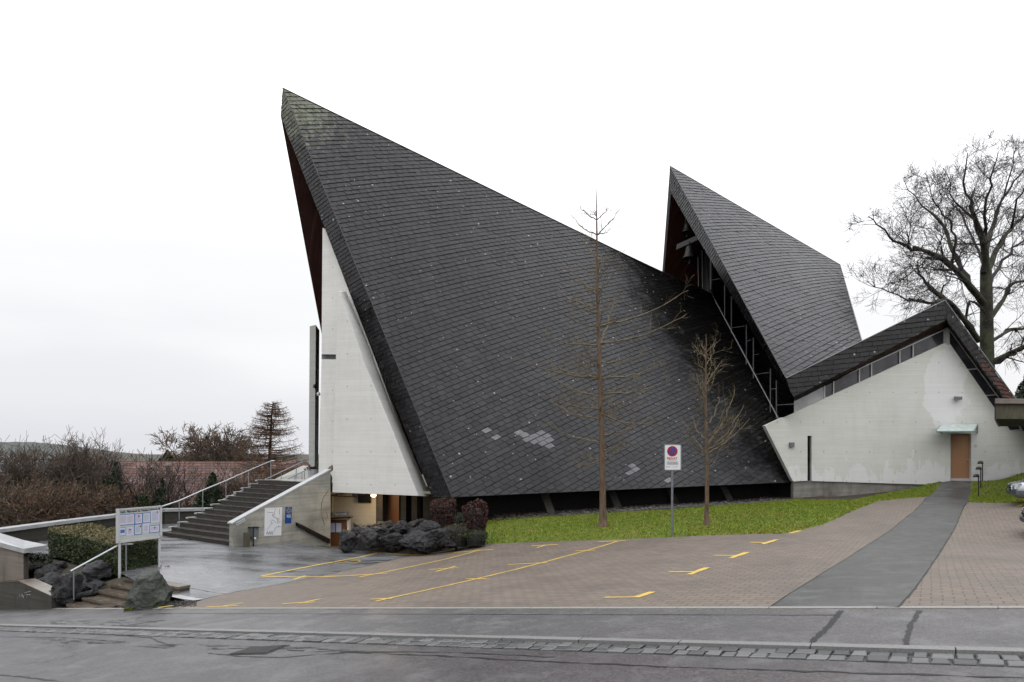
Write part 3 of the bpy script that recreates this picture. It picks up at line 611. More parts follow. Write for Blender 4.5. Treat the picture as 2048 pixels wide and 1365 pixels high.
# ------------------------------------------------------------------ slates
def clip01(poly):
    for ax, lim, sg in ((0, 0, 1), (0, 1, -1), (1, 0, 1), (1, 1, -1)):
        out = []
        for i in range(len(poly)):
            a, b = poly[i], poly[(i+1) % len(poly)]; da, db = (a[ax]-lim)*sg, (b[ax]-lim)*sg
            if da >= 0: out.append(a)
            if (da > 0) != (db > 0) and abs(da-db) > 1e-12: t = da/(da-db); out.append((a[0]+(b[0]-a[0])*t, a[1]+(b[1]-a[1])*t))
        poly = out
        if len(poly) < 3: return None
    return poly
def slates(name, surf, La, Lb, th, rw, rh, slant, mat, parent, light=None, darken=None, gap=.02, seed=1, nsign=1, lift=.02, planar=False, offk=.5):
    """courses of individual slates on a surface; planar: courses are straight lines on the roof's mean plane"""
    rr = random.Random(seed); m = MB(); c, s = math.cos(th), math.sin(th); e = 1e-3
    if planar:
        o, sx1, sy1 = surf(.5, .5), surf(.8, .5)-surf(.1, .5), surf(.4, .9)-surf(.4, .1); n0 = sx1.cross(sy1).normalized(); e1 = n0.cross(V((0, 0, 1))).normalized()
        if e1.dot(sx1) < 0: e1 = -e1
        e2 = n0.cross(e1); e2 = e2 if e2.z < 0 else -e2       # e2 points down the slope
        S_, T_ = np.meshgrid(np.linspace(-.12, 1.12, 63), np.linspace(-.12, 1.12, 63)); pts = [surf(float(a), float(b))-o for a, b in zip(S_.ravel(), T_.ravel())]
        PA = np.array([p.dot(e1) for p in pts]); PB = np.array([p.dot(e2) for p in pts]); SS, TT = S_.ravel(), T_.ravel(); n_ = 63
        def inv(a, b):
            k = int(np.argmin((PA-a)**2+(PB-b)**2)); st_ = [SS[k], TT[k]]
            for _ in range(4):
                p = surf(*st_)-o; fa, fb = a-p.dot(e1), b-p.dot(e2)
                if abs(fa)+abs(fb) < 1e-4: break
                ds = (surf(st_[0]+e, st_[1])-o-p)/e; dt = (surf(st_[0], st_[1]+e)-o-p)/e; A, B, C_, D_ = ds.dot(e1), dt.dot(e1), ds.dot(e2), dt.dot(e2); det = A*D_-B*C_
                if abs(det) < 1e-6: break
                st_[0] += max(-.05, min(.05, (fa*D_-B*fb)/det)); st_[1] += max(-.05, min(.05, (A*fb-C_*fa)/det))
            return tuple(st_)
        inside = (SS >= 0) & (SS <= 1) & (TT >= 0) & (TT <= 1); cor = list(zip(PA[inside], PB[inside]))
    else: cor = [(0, 0), (La, 0), (La, Lb), (0, Lb)]
    us = [a*c-b*s for a, b in cor]; vs = [a*s+b*c for a, b in cor]
    def to_st(u, v):
        a, b = u*c+v*s, -u*s+v*c
        return inv(a, b) if planar else (a/La, b/Lb)
    def pt(st, h):
        p = surf(*st); a = surf(st[0]+e, st[1])-surf(st[0]-e, st[1]); b = surf(st[0], st[1]+e)-surf(st[0], st[1]-e); n = a.cross(b).normalized()*nsign; return p+n*h
    v = min(vs)-rh; row = 0
    while v < max(vs)+rh:
        off = (row*(slant*rh/rw+offk) % 1)*rw+rr.uniform(-.03, .03); u = min(us)-rw*2+off; vj = rr.uniform(-.012, .012)
        while u < max(us)+rw*2:
            w = rw*rr.uniform(.93, 1.07); g = gap*rr.uniform(.5, 1.5)
            if planar:
                a, b = (u+w/2)*c+(v+rh/2)*s, -(u+w/2)*s+(v+rh/2)*c
                if not inside[int(np.argmin((PA-a)**2+(PB-b)**2))]:
                    d = np.min((PA[inside]-a)**2+(PB[inside]-b)**2) if False else 0
                    k = int(np.argmin((PA-a)**2+(PB-b)**2))
                    if SS[k] < -.045 or SS[k] > 1.045 or TT[k] < -.045 or TT[k] > 1.045: u += w; continue
            j = lambda: rr.uniform(-.007, .007)
            q = [(u+g/2+j(), v+g/2+j()+vj), (u+w-g/2+j(), v+g/2+j()+vj), (u+w-g/2+slant*rh+j(), v+rh-g/2+j()+vj), (u-0+g/2+slant*rh+j(), v+rh-g/2+j()+vj)]
            u0_ = u; u += w
            if not planar:
                cx = (q[0][0]+q[2][0])/2; cy = (q[0][1]+q[2][1])/2; a, b = cx*c+cy*s, -cx*s+cy*c
                if not (-.1 < a/La < 1.1 and -.1 < b/Lb < 1.1): continue
            st = [to_st(*x) for x in q]; cen = (sum(x[0] for x in st)/4, sum(x[1] for x in st)/4)
            cl = clip01(st)
            if not cl: continue
            tilt = rr.gauss(0, .004)*min(1, lift/.018); tx = rr.gauss(0, .004)*min(1, lift/.018); top = []
            full = len(cl) == 4 and all(abs(cl[i][0]-st[i][0])+abs(cl[i][1]-st[i][1]) < 1e-9 for i in range(4)) if len(cl) == 4 else False
            for i, x in enumerate(cl):
                k = min(range(4), key=lambda z: abs(st[z][0]-x[0])+abs(st[z][1]-x[1])); vv, uu = (0, 0, 1, 1)[k], (0, 1, 1, 0)[k]
                top.append(pt(x, .006+lift*vv+tilt*vv+tx*uu))
            bot = [pt(x, -.01) for x in cl]; n = len(cl); sh = min(.8, abs(rr.gauss(.4, .2)))
            if light and light(*cen, rr): sh = 1.0
            m.add(top+bot, [tuple(range(n-1, -1, -1)) if nsign < 0 else tuple(range(n))]+[(i, i+n, (i+1) % n+n, (i+1) % n) for i in range(n)], 0, sh, (darken(*cen) if darken else 0.)+1e-6)
        v += rh; row += 1
    return m.build(name, MAT[mat], parent)
def grid(m, surf, n, k, mi=0, s0=0, s1=1):
    vs = [surf(s0+(s1-s0)*i/n, j/k) for j in range(k+1) for i in range(n+1)]
    m.add(vs, [(j*(n+1)+i, j*(n+1)+i+1, (j+1)*(n+1)+i+1, (j+1)*(n+1)+i) for j in range(k) for i in range(n)], mi)
def quad3(a, b, c, t):   # quadratic through three points
    l0 = 2*(t-.5)*(t-1); l1 = -4*t*(t-1); l2 = 2*t*(t-.5); return a*l0+b*l1+c*l2
# ------------------------------------------------------------------ church
church = thing('church', 'angular church with steep dark slate roofs over white board-marked concrete walls', 'church', P(1100, 1030, 31))
A0, E1 = P(566, 178, 30.8), P(905, 995, 27.0)
C0, Cm, C1 = P(1322, 545, 39.8), P(1392, 722, 35.6), P(1560, 966, 31.15)
R0, Rm, R1 = P(1432, 592, 43.5), P(1492, 722, 36.5), P(1600, 966, 31.5)
def Lc(t): return A0.lerp(E1, t)
def Cc(t): return quad3(C0, Cm, C1, t)
Rk = P(1563, 852, 31.9)
def Rc(t): return R0.lerp(Rk, t/.66) if t < .66 else Rk.lerp(R1, (t-.66)/.34)
SC = .84
def roof(s, t):
    a, c, r = Lc(t), Cc(t), Rc(t)
    p = a.lerp(c, .80); q = c.lerp(r, .55); s1, s2 = .66, .93
    if s < s1: return a.lerp(p, s/s1)
    if s < s2: u = (s-s1)/(s2-s1); return p*(1-u)**2+c*2*u*(1-u)+q*u*u
    return q.lerp(r, (s-s2)/(1-s2))
def grime_shade_main(s, t): # black run-off plus painted-in shade of the roof fold below the tower valley
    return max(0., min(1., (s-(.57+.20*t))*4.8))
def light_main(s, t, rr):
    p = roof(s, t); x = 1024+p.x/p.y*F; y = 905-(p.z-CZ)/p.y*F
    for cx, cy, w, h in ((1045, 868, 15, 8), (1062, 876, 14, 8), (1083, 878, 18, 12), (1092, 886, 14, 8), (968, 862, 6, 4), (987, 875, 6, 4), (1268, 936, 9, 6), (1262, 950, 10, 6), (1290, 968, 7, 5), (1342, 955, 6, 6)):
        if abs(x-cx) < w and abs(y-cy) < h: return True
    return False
slates('main_roof_slates', roof, 22.0, 18.3, math.radians(22), .36, .225, .40, 'slate', church, light_main, grime_shade_main, gap=.021, lift=.020, nsign=-1, planar=True)
# roof body under the slates: outer skin, soffit, edges
off = lambda t: V((-.05, .95, 0))
A0i, E1i = P(561.5, 233, 31.0), P(864, 994, 27.7)
def roofi(s, t):
    p = roof(s, t)+off(t)*min(1, s*4+.0); a = A0i.lerp(E1i, t); return a.lerp(p, min(1, s*4)) if s < .25 else p
m = MB(); grid(m, roof, 44, 16, 0); grid(m, roofi, 44, 16, 1)
for j in range(16):
    for s_ in (0, 1): m.poly([roof(s_, j/16), roof(s_, (j+1)/16), roofi(s_, (j+1)/16), roofi(s_, j/16)], 0)
for i in range(44):
    for t_ in (0, 1): m.poly([roof(i/44, t_), roof((i+1)/44, t_), roofi((i+1)/44, t_), roofi(i/44, t_)], 0)
m.build('main_roof_body', [MAT['underlay'], MAT['wood_soffit']], church)
# slated front fascia
def level(o0, o1, i0, i1, s, t, drop):
    a = o0.lerp(o1, t); z = a.z-drop
    if z > i0.z: b = o0.lerp(i0, max(0, (o0.z-z)/(o0.z-i0.z)))
    else: b = i0.lerp(i1, min(1, (i0.z-z)/(i0.z-i1.z)))
    return a.lerp(b, s)
def fas(s, t): return level(A0, E1, A0i, E1i, s, t, .22)+V((-.004, -.012, 0))
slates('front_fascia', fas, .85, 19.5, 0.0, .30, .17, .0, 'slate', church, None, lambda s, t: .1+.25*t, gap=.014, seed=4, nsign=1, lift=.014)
m = MB(); m.tube([A0+V((-.01, -.03, .01)), E1+V((-.01, -.03, 0))], .016, 6); m.build('edge_trim', MAT['slate_trim'], church)
m = MB(); m.tube([A0+V((0, 0, .02)), C0+V((0, 0, .02))], .03, 6); m.tube([roof(.66+.34*i/12, 0)+V((0, 0, .02)) for i in range(13)], .03, 6); m.build('ridge_cap', MAT['underlay'], church)
# far roof half with its brown soffit
FB, FBo = P(697, 955, 39.5), P(692, 955, 40.4); FR, FRo = V((9.5, 50, 2.0)), V((9.5, 51, 2.2)); Di = C0+V((0, .6, -1.3))
m = MB(); n = 12
def inn(s, t): return A0i.lerp(Di, s).lerp(FB.lerp(FR, s), t)
def outr(s, t): return A0.lerp(C0, s).lerp(FBo.lerp(FRo, s), t)
grid(m, inn, n, n, 0); grid(m, outr, n, n, 1)
for j in range(n): m.poly([inn(0, j/n), inn(0, (j+1)/n), outr(0, (j+1)/n), outr(0, j/n)], 1); m.poly([inn(j/n, 1), inn((j+1)/n, 1), outr((j+1)/n, 1), outr(j/n, 1)], 1)
m.build('far_roof', [MAT['wood_soffit'], MAT['slate']], church)
# white walls of the front
w1 = [P(645, 456, 30.2), P(650, 458, 30.1), P(802, 851, 28.7), P(850, 960, 28.6), P(850, 985, 28.6), P(636, 985, 30.2), P(637, 940, 30.2)]
sl = [P(648, 704, 30.2), P(671.5, 704, 30.1), P(671.5, 718, 30.1), P(645, 721, 30.2)]
m = MB()
upper = [P(645, 456, 30.2), P(650, 458, 30.15), P(747, 709, 29.2), P(643, 709, 30.2)]; mid = [P(672, 709, 29.97), P(747, 709, 29.2), P(751, 719, 29.17), P(672, 719, 29.97)]; low = [P(643, 719, 30.2), P(751, 719, 29.17), P(798, 851, 28.9), P(830, 985, 28.9), P(636, 985, 30.2)]
for a in (upper, low): m.ext(a, (.02, .5, 0))
m.ext([P(672, 709, 29.975), P(747, 709, 29.21), P(751, 719, 29.18), P(672, 719, 29.975)], (.02, .4, 0))
m.build('gable_wall', MAT['white_concrete'], church)
m = MB(); m.obb(P(643, 719, 30.45), P(672, 719, 30.25)-P(643, 719, 30.45), (0, .1, 0), (0, 0, .22)); sw = m.build('slit_window', MAT['grey_plastic'], church)
b0 = P(652, 716, 30.36); m = MB(); m.obb(b0, P(671, 716, 30.24)-b0, (0, .03, 0), (0, 0, .17)); m.build('pane', MAT['window_glass_light'], sw)
Z1 = lambda x: 28.45-(x-665)*(1.35/193)
f2 = [P(676, 583, 28.42), P(681, 584, 28.38), P(727, 721, 28.05), P(780, 849, 27.7), P(837, 992, 27.3), P(665, 985, 28.45)]
b2 = [P(682, 583, 29.3), P(692, 584, 29.5), P(750, 721, 29.3), P(801, 849, 29.1), P(861, 993.5, 28.6), P(674, 985, 29.6)]
m = MB(); m.prism(f2, b2); m.build('buttress_wall', MAT['white_concrete'], church)
# free standing tall slab beside the entrance
pil = thing('concrete_slab', 'tall narrow grey concrete slab standing at the top of the outdoor stairs', 'pillar', P(625, 940, 33))
m = MB(); a = P(617, 955, 33); b = P(629, 955, 32.7); c = P(636.5, 955, 33.9); hgt = (955-653)/F*33
m.ext([a, b, c, P(623, 955, 34.3)], (.06, 0, hgt)); m.build('slab', MAT['grey_pillar'], pil)
for nm, x, y in (('lamp', 629.5, 772.5), ('lamp', 637, 788)):
    m = MB(); c = P(x, y, 32.65); m.tube([c+V((0, .15, 0)), c], .035, 8); m.lathe([(0, -.09), (.075, -.08), (.085, 0), (.06, .07), (0, .09)], c, 12, V((0, -.3, 1))); m.build(nm, MAT['black_metal' if x < 633 else 'paper_white'], pil)
# lower storey beneath the white wall
ZF = 30.2
m = MB(); m.ext([P(640, 1140, 30.2), P(753, 1140, 29.6), P(753, 980, 29.6), P(640, 980, 30.2)], (0, .3, 0)); m.build('hall_wall', MAT['beige_wall'], church)
m = MB(); m.ext([P(640, 990, 29.9), P(664, 990, 29.7), P(664, 1037, 29.7), P(640, 1037, 29.9)], (0, .3, 0)); m.build('wall_pier', MAT['beige_wall'], church)
m = MB(); m.ext([P(650, 980, 28.9), P(900, 990, 27.9), V((5, 33, CZ-1.75)), V((-8, 33, CZ-1.75))], (0, 0, .1)); m.build('overhang_ceiling', MAT['beige_wall'], church)
hd = MB(); hd.ext([P(655, 1140, 29.55), P(693, 1140, 29.35), P(693, 1040, 29.35), P(655, 1040, 29.55)], (0, .06, 0)); door1 = hd.build('hall_door', MAT['oak_dark'], church)
m = MB()
for x0 in (659.5, 672): m.ext([P(x0, 1065, 29.46-(x0-659)*.004), P(x0+10.5, 1065, 29.42-(x0-659)*.004), P(x0+10.5, 1046.5, 29.42-(x0-659)*.004), P(x0, 1046.5, 29.46-(x0-659)*.004)], (0, .01, 0))
m.build('notice_sheet', MAT['paper'], door1)
m = MB(); m.ext([P(653, 1039.5, 29.2), P(701, 1036.8, 28.95), P(701, 1035, 28.95), P(653, 1037.7, 29.2)], (0, .5, 0)); m.build('door_hood', MAT['dark_brown_metal'], church)
m = MB(); m.ext([P(694, 1140, 29.3), P(698, 1140, 29.28), P(698, 1038, 29.28), P(694, 1038, 29.3)], (0, .3, 0)); m.build('door_jamb', MAT['white_concrete'], church)
m = MB(); m.ext([P(716, 1005.5, 29.55), P(742, 1006, 29.45), P(742, 989, 29.45), P(716, 989, 29.55)], (0, .1, 0)); m.build('upper_window', MAT['window_glass'], church)
m = MB(); m.ext([P(752, 1140, 29.55), P(765, 1140, 29.4), P(765, 985, 29.4), P(752, 985, 29.55)], (0, .8, 0)); m.build('brown_pier', MAT['dark_concrete'], church)
m = MB(); m.ext([P(776, 1140, 30.3), P(798, 1140, 30.2), P(798, 985, 30.2), P(776, 985, 30.3)], (0, .06, 0)); m.build('side_door', MAT['oak_dark'], church)
m = MB()
for x0, x1 in ((765, 776), (798, 812), (823, 834), (846, 905)): m.ext([P(x0, 1140, 30.35), P(x1, 1140, 30.3), P(x1, 985, 30.3), P(x0, 985, 30.35)], (0, .2, 0))
m.build('recess_panels', MAT['dark_concrete'], church)
m = MB(); m.poly([P(760, 1140, 31), P(920, 1140, 31), P(920, 975, 31), P(760, 975, 31)]); m.build('recess_back', MAT['underlay'], church)
m = MB(); m.lathe([(0, 0), (.10, 0), (.12, -.04), (.09, -.085), (0, -.11)], P(747, 989.5, 28.55), 16); m.build('ceiling_lamp', MAT['lamp_glow'], church)
ll = bpy.data.lights.new('entrance_light', 'POINT'); lo_ = bpy.data.objects.new('entrance_light', ll); C.objects.link(lo_); lo_.location = P(747, 1000, 28.55); ll.energy = 32; ll.color = (1, .70, .40); ll.shadow_soft_size = .1
# base wall, coloured near black for the deep shade, and struts below the eave
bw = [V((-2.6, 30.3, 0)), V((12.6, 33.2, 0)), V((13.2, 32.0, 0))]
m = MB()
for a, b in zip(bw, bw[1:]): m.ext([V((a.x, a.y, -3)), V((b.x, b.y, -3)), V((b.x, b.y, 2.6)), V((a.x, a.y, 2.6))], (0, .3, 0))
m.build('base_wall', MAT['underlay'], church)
for x, y in ((1090, 1022), (1224, 1010), (1339, 1000), (1449, 996)):
    m = MB(); b = hit(x+6, y+6); a = b+V((-.42, .55, 1.15)); w = V((.32, .05, 0)); t_ = V((0, .25, .1)); m.prism([b, b+w, b+w+t_, b+t_], [a, a+w, a+w+t_, a+t_]); m.build('strut', MAT['dark_concrete'], church)
# ------------------------------------------------------------------ bell tower roof
TP, TR, TB2, TB1 = P(1340, 333, 42), P(1680, 530, 46), P(1722.5, 684, 33.2), P(1572, 757, 30.35)
def troof(s, t): return TP.lerp(TR, s).lerp(TB1.lerp(TB2, s), t)
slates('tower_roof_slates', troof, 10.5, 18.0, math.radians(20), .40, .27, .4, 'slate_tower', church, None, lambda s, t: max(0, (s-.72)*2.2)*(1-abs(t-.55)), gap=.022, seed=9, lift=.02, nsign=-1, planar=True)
TPi, TBi = P(1341.5, 384, 42.2), P(1584, 795, 30.9)
TF0, TF1 = P(1327, 560, 47), P(1328.5, 545, 46.4)
m = MB(); o2 = V((.5, .9, -.6))
grid(m, troof, 10, 12, 0); grid(m, lambda s, t: (troof(s, t)+o2) if s > .01 else TPi.lerp(TBi, t), 10, 12, 1)
for j in range(12):
    m.poly([troof(1, j/12), troof(1, (j+1)/12), troof(1, (j+1)/12)+o2, troof(1, j/12)+o2], 0); m.poly([troof(j/12, 1), troof((j+1)/12, 1), troof((j+1)/12, 1)+o2, troof(j/12, 1)+o2], 0)
    m.poly([troof(j/12, 0), troof((j+1)/12, 0), troof((j+1)/12, 0)+o2, troof(j/12, 0)+o2], 0); m.poly([troof(0, j/12), troof(0, (j+1)/12), TPi.lerp(TBi, (j+1)/12), TPi.lerp(TBi, j/12)], 0)
m.build('tower_roof_body', [MAT['underlay'], MAT['wood_soffit']], church)
def tfas(s, t): return level(TP, TB1, TPi, TBi, s, t, .1)+V((-.012, -.006, 0))
slates('tower_fascia', tfas, .85, 18.5, 0.0, .30, .22, .0, 'slate', church, None, lambda s, t: .1+.2*t, gap=.02, seed=14, nsign=1, lift=.02)
m = MB(); m.tube([TP, TR, TB2+V((.02, 0, .02))], .035, 6); m.tube([TP+V((-.01, 0, .01)), TB1+V((-.01, -.02, .01))], .02, 6); m.build('tower_trim', MAT['slate_trim'], church)
# far half of the tower roof (brown inside, slate edge)
FT = P(1322, 620, 47.5); FTo = P(1319, 620, 47.7); BK, BKo = V((17, 54, 6)), V((17, 55, 6.4))
m = MB()
def fi(s, t): return P(1342, 384, 42.6).lerp(TR+V((.4, .8, -.8)), s).lerp(FT.lerp(BK, s), t)
def fo(s, t): return TP.lerp(TR, s).lerp(FTo.lerp(BKo, s), t)
grid(m, fi, 8, 10, 0); grid(m, fo, 8, 10, 1)
for j in range(10): m.poly([fi(0, j/10), fi(0, (j+1)/10), fo(0, (j+1)/10), fo(0, j/10)], 1)
m.build('tower_far_roof', [MAT['wood_soffit'], MAT['slate_tower']], church)
# bells on their beam
def bell(c, r, label):
    t = thing('church_bell', label, 'bell', c, 'bells hanging in the open tower gable'); h = r*1.9
    m = MB(); m.lathe([(0, h*.98), (r*.30, h*.97), (r*.52, h*.86), (r*.60, h*.6), (r*.68, h*.35), (r*.85, h*.12), (r*1.05, 0), (r*.98, -.01), (r*.6, h*.35), (0, h*.8)], c, 28); m.build('bell_body', MAT['bronze'], t, smooth=True)
    m = MB(); m.tube([c+V((0, 0, h*.6)), c+V((0, 0, -.28*r/.4))], .025, 8); m.lathe([(0, -.1), (.06, -.06), (.06, 0), (0, .06)], c+V((0, 0, -.26*r/.4)), 10); m.build('clapper', MAT['bronze'], t)
    m = MB(); m.box(c+V((0, 0, h+.08)), (.10, .30, .2)); m.tube([c+V((-.1, 0, h)), c+V((-.1, 0, h+.3))], .02, 6); m.tube([c+V((.1, 0, h)), c+V((.1, 0, h+.3))], .02, 6); m.build('headstock', MAT['black_metal'], t)
bell(P(1379, 517, 43.6), .44, 'lower and larger of the two dark bronze church bells, hung under the grey beam')
bell(P(1374, 465, 43.6), .34, 'upper and smaller of the two dark bronze church bells, half hidden by the slate edge')
m = MB(); a, b = P(1354, 499, 43.9), P(1396, 480, 43.2); m.prism([a, a+V((0, .25, 0)), a+V((0, .25, .32)), a+V((0, 0, .32))], [b, b+V((0, .25, 0)), b+V((0, .25, .32)), b+V((0, 0, .32))]); m.build('bell_beam', MAT['slate_trim'], church)
# dark interior behind the tower glazing, then glass and frames between the main roof and the tower fascia
gA, gB = P(1424, 586, 43.0), P(1558, 839, 31.6)
iA, iB = P(1424, 520, 43.0), P(1584, 800, 31.35)
def gl(x, y):  # depth on the glazing plane, interpolated along the sloping sill
    t = (x-1424)/(1558-1424); t = max(-.5, min(1.3, t)); d = 1/(1/43.2*(1-t)+1/31.6*t); return P(x, y, d)
m = MB(); 
tops = [(1424, 500), (1450, 560), (1480, 620), (1510, 672), (1540, 720), (1572, 770), (1588, 795)]
sills = [(1424, 586), (1440, 616), (1466, 665), (1490, 710), (1515, 757), (1558, 839), (1588, 826)]
for i in range(6): m.poly([gl(*sills[i]), gl(*sills[i+1]), gl(*tops[i+1]), gl(*tops[i])])
m.build('tower_glazing', MAT['window_glass'], church)
m = MB(); m.poly([gl(1421, 586)+V((0, -.05, 0)), gl(1451, 580)+V((0, -.05, 0)), gl(1420, 520)+V((0, -.05, 0))]); m.build('lit_pane', MAT['window_glass_light'], church)
m = MB()
def bar(a, b, r=.03): m.tube([gl(*a)+V((-.03, -.06, 0)), gl(*b)+V((-.03, -.06, 0))], r, 4)
bar((1422, 586), (1558, 839), .03)
for x, y0, y1 in ((1421, 530, 586), (1449.5, 585, 640), (1463, 608, 668), (1493, 664, 730), (1507, 690, 757), (1541, 752, 825), (1553, 776, 838)): bar((x, y0-14), (x, y1), .02)
for a, b in (((1463, 657), (1489, 653)), ((1494, 683), (1502, 681)), ((1507, 711), (1518, 709)), ((1509, 750), (1538, 746)), ((1541, 779), (1553, 778)), ((1553, 811), (1587, 809)), ((1421, 562), (1440, 558))): bar(a, b, .016)
for a, b in (((1396, 515), (1397, 573)), ((1404, 500), (1405, 578))): m.tube([P(*a, 45), P(*b, 45)], .02, 4)
m.build('tower_mullions', MAT['mullion'], church)
# dark core added so that no daylight falls through the open gable
m = MB(); m.poly([P(1404, 640, 46), P(1404, 440, 46), P(1500, 600, 44), P(1520, 800, 40), P(1440, 800, 40)]); m.build('tower_dark_core', MAT['underlay'], church)
# ------------------------------------------------------------------ annex
ann = thing('annex', 'low white concrete annex with folded slate roof, narrow upper windows and oak door', 'building', P(1780, 965, 31))
ZW = 31.05
wl = [P(1530, 852, ZW), P(1890, 686, ZW), P(1900, 688, ZW), P(2021, 862, ZW), P(2200, 862, ZW), P(2200, 975, ZW), P(1942.5, 975, ZW), P(1942.5, 868, ZW), P(1900, 868, ZW), P(1900, 972, ZW), P(1850, 969.5, ZW), P(1623.5, 962.5, ZW), P(1623.5, 872, ZW), P(1615, 872, ZW), P(1615, 962, ZW), P(1586.5, 963.5, ZW)]
m = MB(); m.ext(wl, (0, .35, 0)); m.build('wall', MAT['white_concrete_annex'], ann)
m = MB(); m.ext([P(1587, 961, ZW+.08), P(1850, 968, ZW+.08), P(2100, 975, ZW+.08), P(2100, 1010, ZW+.08), P(1587, 1012, ZW+.08)], (0, .3, 0)); m.build('plinth', MAT['base_concrete'], ann)
m = MB(); m.poly([P(1612, 964, ZW+.2), P(1626, 964, ZW+.2), P(1626, 868, ZW+.2), P(1612, 868, ZW+.2)]); m.build('slot_window', MAT['window_glass'], ann)
dm = MB(); dm.ext([P(1901.5, 957.5, ZW+.12), P(1941.5, 957.5, ZW+.12), P(1941.5, 868.5, ZW+.12), P(1901.5, 868.5, ZW+.12)], (0, .06, 0)); dr = dm.build('door', MAT['oak'], ann)
m = MB(); c = P(1938.5, 920, ZW+.06); m.tube([c+V((0, .06, 0)), c, c+V((-.12, 0, 0))], .011, 8); m.build('handle', MAT['steel'], dr)
m = MB()
for x0, x1, y0, y1 in ((1899.8, 1901.6, 868, 962), (1941.6, 1943, 868, 962), (1901.6, 1941.6, 866.5, 868.5)): m.ext([P(x0, y1, ZW+.02), P(x1, y1, ZW+.02), P(x1, y0, ZW+.02), P(x0, y0, ZW+.02)], (0, .2, 0))
m.ext([P(1901, 962.5, ZW), P(1942, 962.5, ZW), P(1942, 957.5, ZW), P(1901, 957.5, ZW)], (0, .2, 0)); m.build('door_frame', MAT['white_metal'], dr)
# door canopy
cn = MB(); bk0, bk1, fr0, fr1 = P(1884, 849, ZW-.03), P(1955, 848, ZW-.03), P(1873, 862, ZW-.95), P(1946, 862, ZW-.95)
cn.prism([bk0, bk1, fr1, fr0], [q-V((0, 0, .02)) for q in (bk0, bk1, fr1, fr0)]); can = cn.build('door_canopy', MAT['canopy_glass'], ann)
m = MB()
for a, b in ((bk0, bk1), (fr0, fr1), (bk0, fr0), (bk1, fr1), (fr1, bk1-V((0, 0, .38))), (fr0, bk0-V((0, 0, .38))), (bk1, bk1-V((0, 0, .38)))): m.tube([a-V((0, 0, .025)), b-V((0, 0, .025))], .026, 4)
m.ext([fr0-V((0, .01, .07)), fr1-V((0, .01, .07)), fr1-V((0, .01, .01)), fr0-V((0, .01, .01))], (0, .02, 0)); m.build('canopy_frame', MAT['copper_green'], can)
m = MB(); m.tube([P(1952, 890.5, ZW), P(1952, 890.5, ZW-.05)], .05, 12); m.build('doorbell', MAT['paper_white'], ann)
fl = MB(); c = P(1917, 796.5, ZW-.2); fl.obb(c+V((-.15, -.05, -.08)), (.3, 0, 0), (0, .12, 0), (.01, .03, .16)); fld = fl.build('floodlight', MAT['galvanised'], ann)
m = MB(); m.obb(c+V((-.12, -.07, -.06)), (.24, 0, 0), (0, .02, 0), (.01, .022, .11)); m.build('lens', MAT['window_glass_light'], fld); m = MB(); m.box(c+V((.02, .12, .0)), (.06, .18, .06)); m.build('bracket', MAT['black_metal'], fld)
m = MB(); m.box(P(1583.5, 890, ZW-.06), (.21, .12, .21)); m.build('junction_box', MAT['grey_plastic'], ann)
# clerestory windows, left run
lo = lambda x: 852-(x-1530)*(852-685)/360-.5
up = lambda x: 798-(x-1587)*(798-659)/(1890-1587)
m = MB(); m.poly([P(1588, lo(1588), ZW+.1), P(1892, lo(1892), ZW+.1), P(1892, up(1892)-3, ZW+.1), P(1588, up(1588)-3, ZW+.1)]); m.build('upper_windows', MAT['window_glass_light'], ann)
m = MB(); m.ext([P(1588, lo(1588), ZW+.06), P(1648.5, lo(1648.5), ZW+.06), P(1648.5, up(1648.5)-2, ZW+.06), P(1588, up(1588)-2, ZW+.06)], (0, .03, 0)); m.build('grey_panel', MAT['coping'], ann)
m = MB()
for x in (1587.5, 1649.5, 1667.5, 1719, 1743.5, 1800, 1826.5, 1889.5): m.obb(P(x-1, lo(x)+1, ZW+.02), (.045, 0, 0), (0, .07, 0), (0, 0, (lo(x)+1-up(x))/F*ZW))
m.prism([P(1587, up(1587)+1.4, ZW+.01), P(1890, up(1890)+1.4, ZW+.01), P(1890, up(1890)-1, ZW+.01), P(1587, up(1587)-1, ZW+.01)], [P(1587, up(1587)+1.4, ZW+.09), P(1890, up(1890)+1.4, ZW+.09), P(1890, up(1890)-1, ZW+.09), P(1587, up(1587)-1, ZW+.09)])
m.ext([P(1892, 690, ZW-.01), P(1899.5, 690, ZW-.01), P(1899.5, 656, ZW-.01), P(1892, 656, ZW-.01)], (0, .3, 0))
ri = lambda y: 1899+(y-690)*(2019-1899)/(861-690); ro = lambda y: 1896.5+(y-658)*(2047-1899)/(861-658)
m.build('window_bars', MAT['white_metal'], ann)
m = MB(); m.poly([P(1899, 660, ZW+.12), P(1899, 690, ZW+.12), P(ri(862), 862, ZW+.12), P(ro(862), 862, ZW+.12)]); m.build('sloping_window', MAT['window_glass_light'], ann)
m = MB(); m.prism([P(1896, 658, ZW-.02), P(ro(862)-2, 862, ZW-.02), P(ro(862)+1.5, 862, ZW-.02), P(1899.5, 658, ZW-.02)], [P(1898, 658, ZW+.08), P(ro(862)-2, 862, ZW+.08), P(ro(862)+1.5, 862, ZW+.08), P(1901.5, 658, ZW+.08)])
m.prism([P(1898.5, 690, ZW+.02), P(ri(862)-1, 862, ZW+.02), P(ri(862)+.8, 862, ZW+.02), P(1900.5, 690, ZW+.02)], [P(1898.5, 690, ZW+.1), P(ri(862)-1, 862, ZW+.1), P(ri(862)+.8, 862, ZW+.1), P(1900.5, 690, ZW+.1)])
for y in (739, 791, 845, 861): m.tube([P(ri(y)-1, y+1, ZW+.04), P(ro(y)+1, y-1, ZW+.04)], .028, 4)
m.build('sloping_window_bars', MAT['white_metal'], ann)
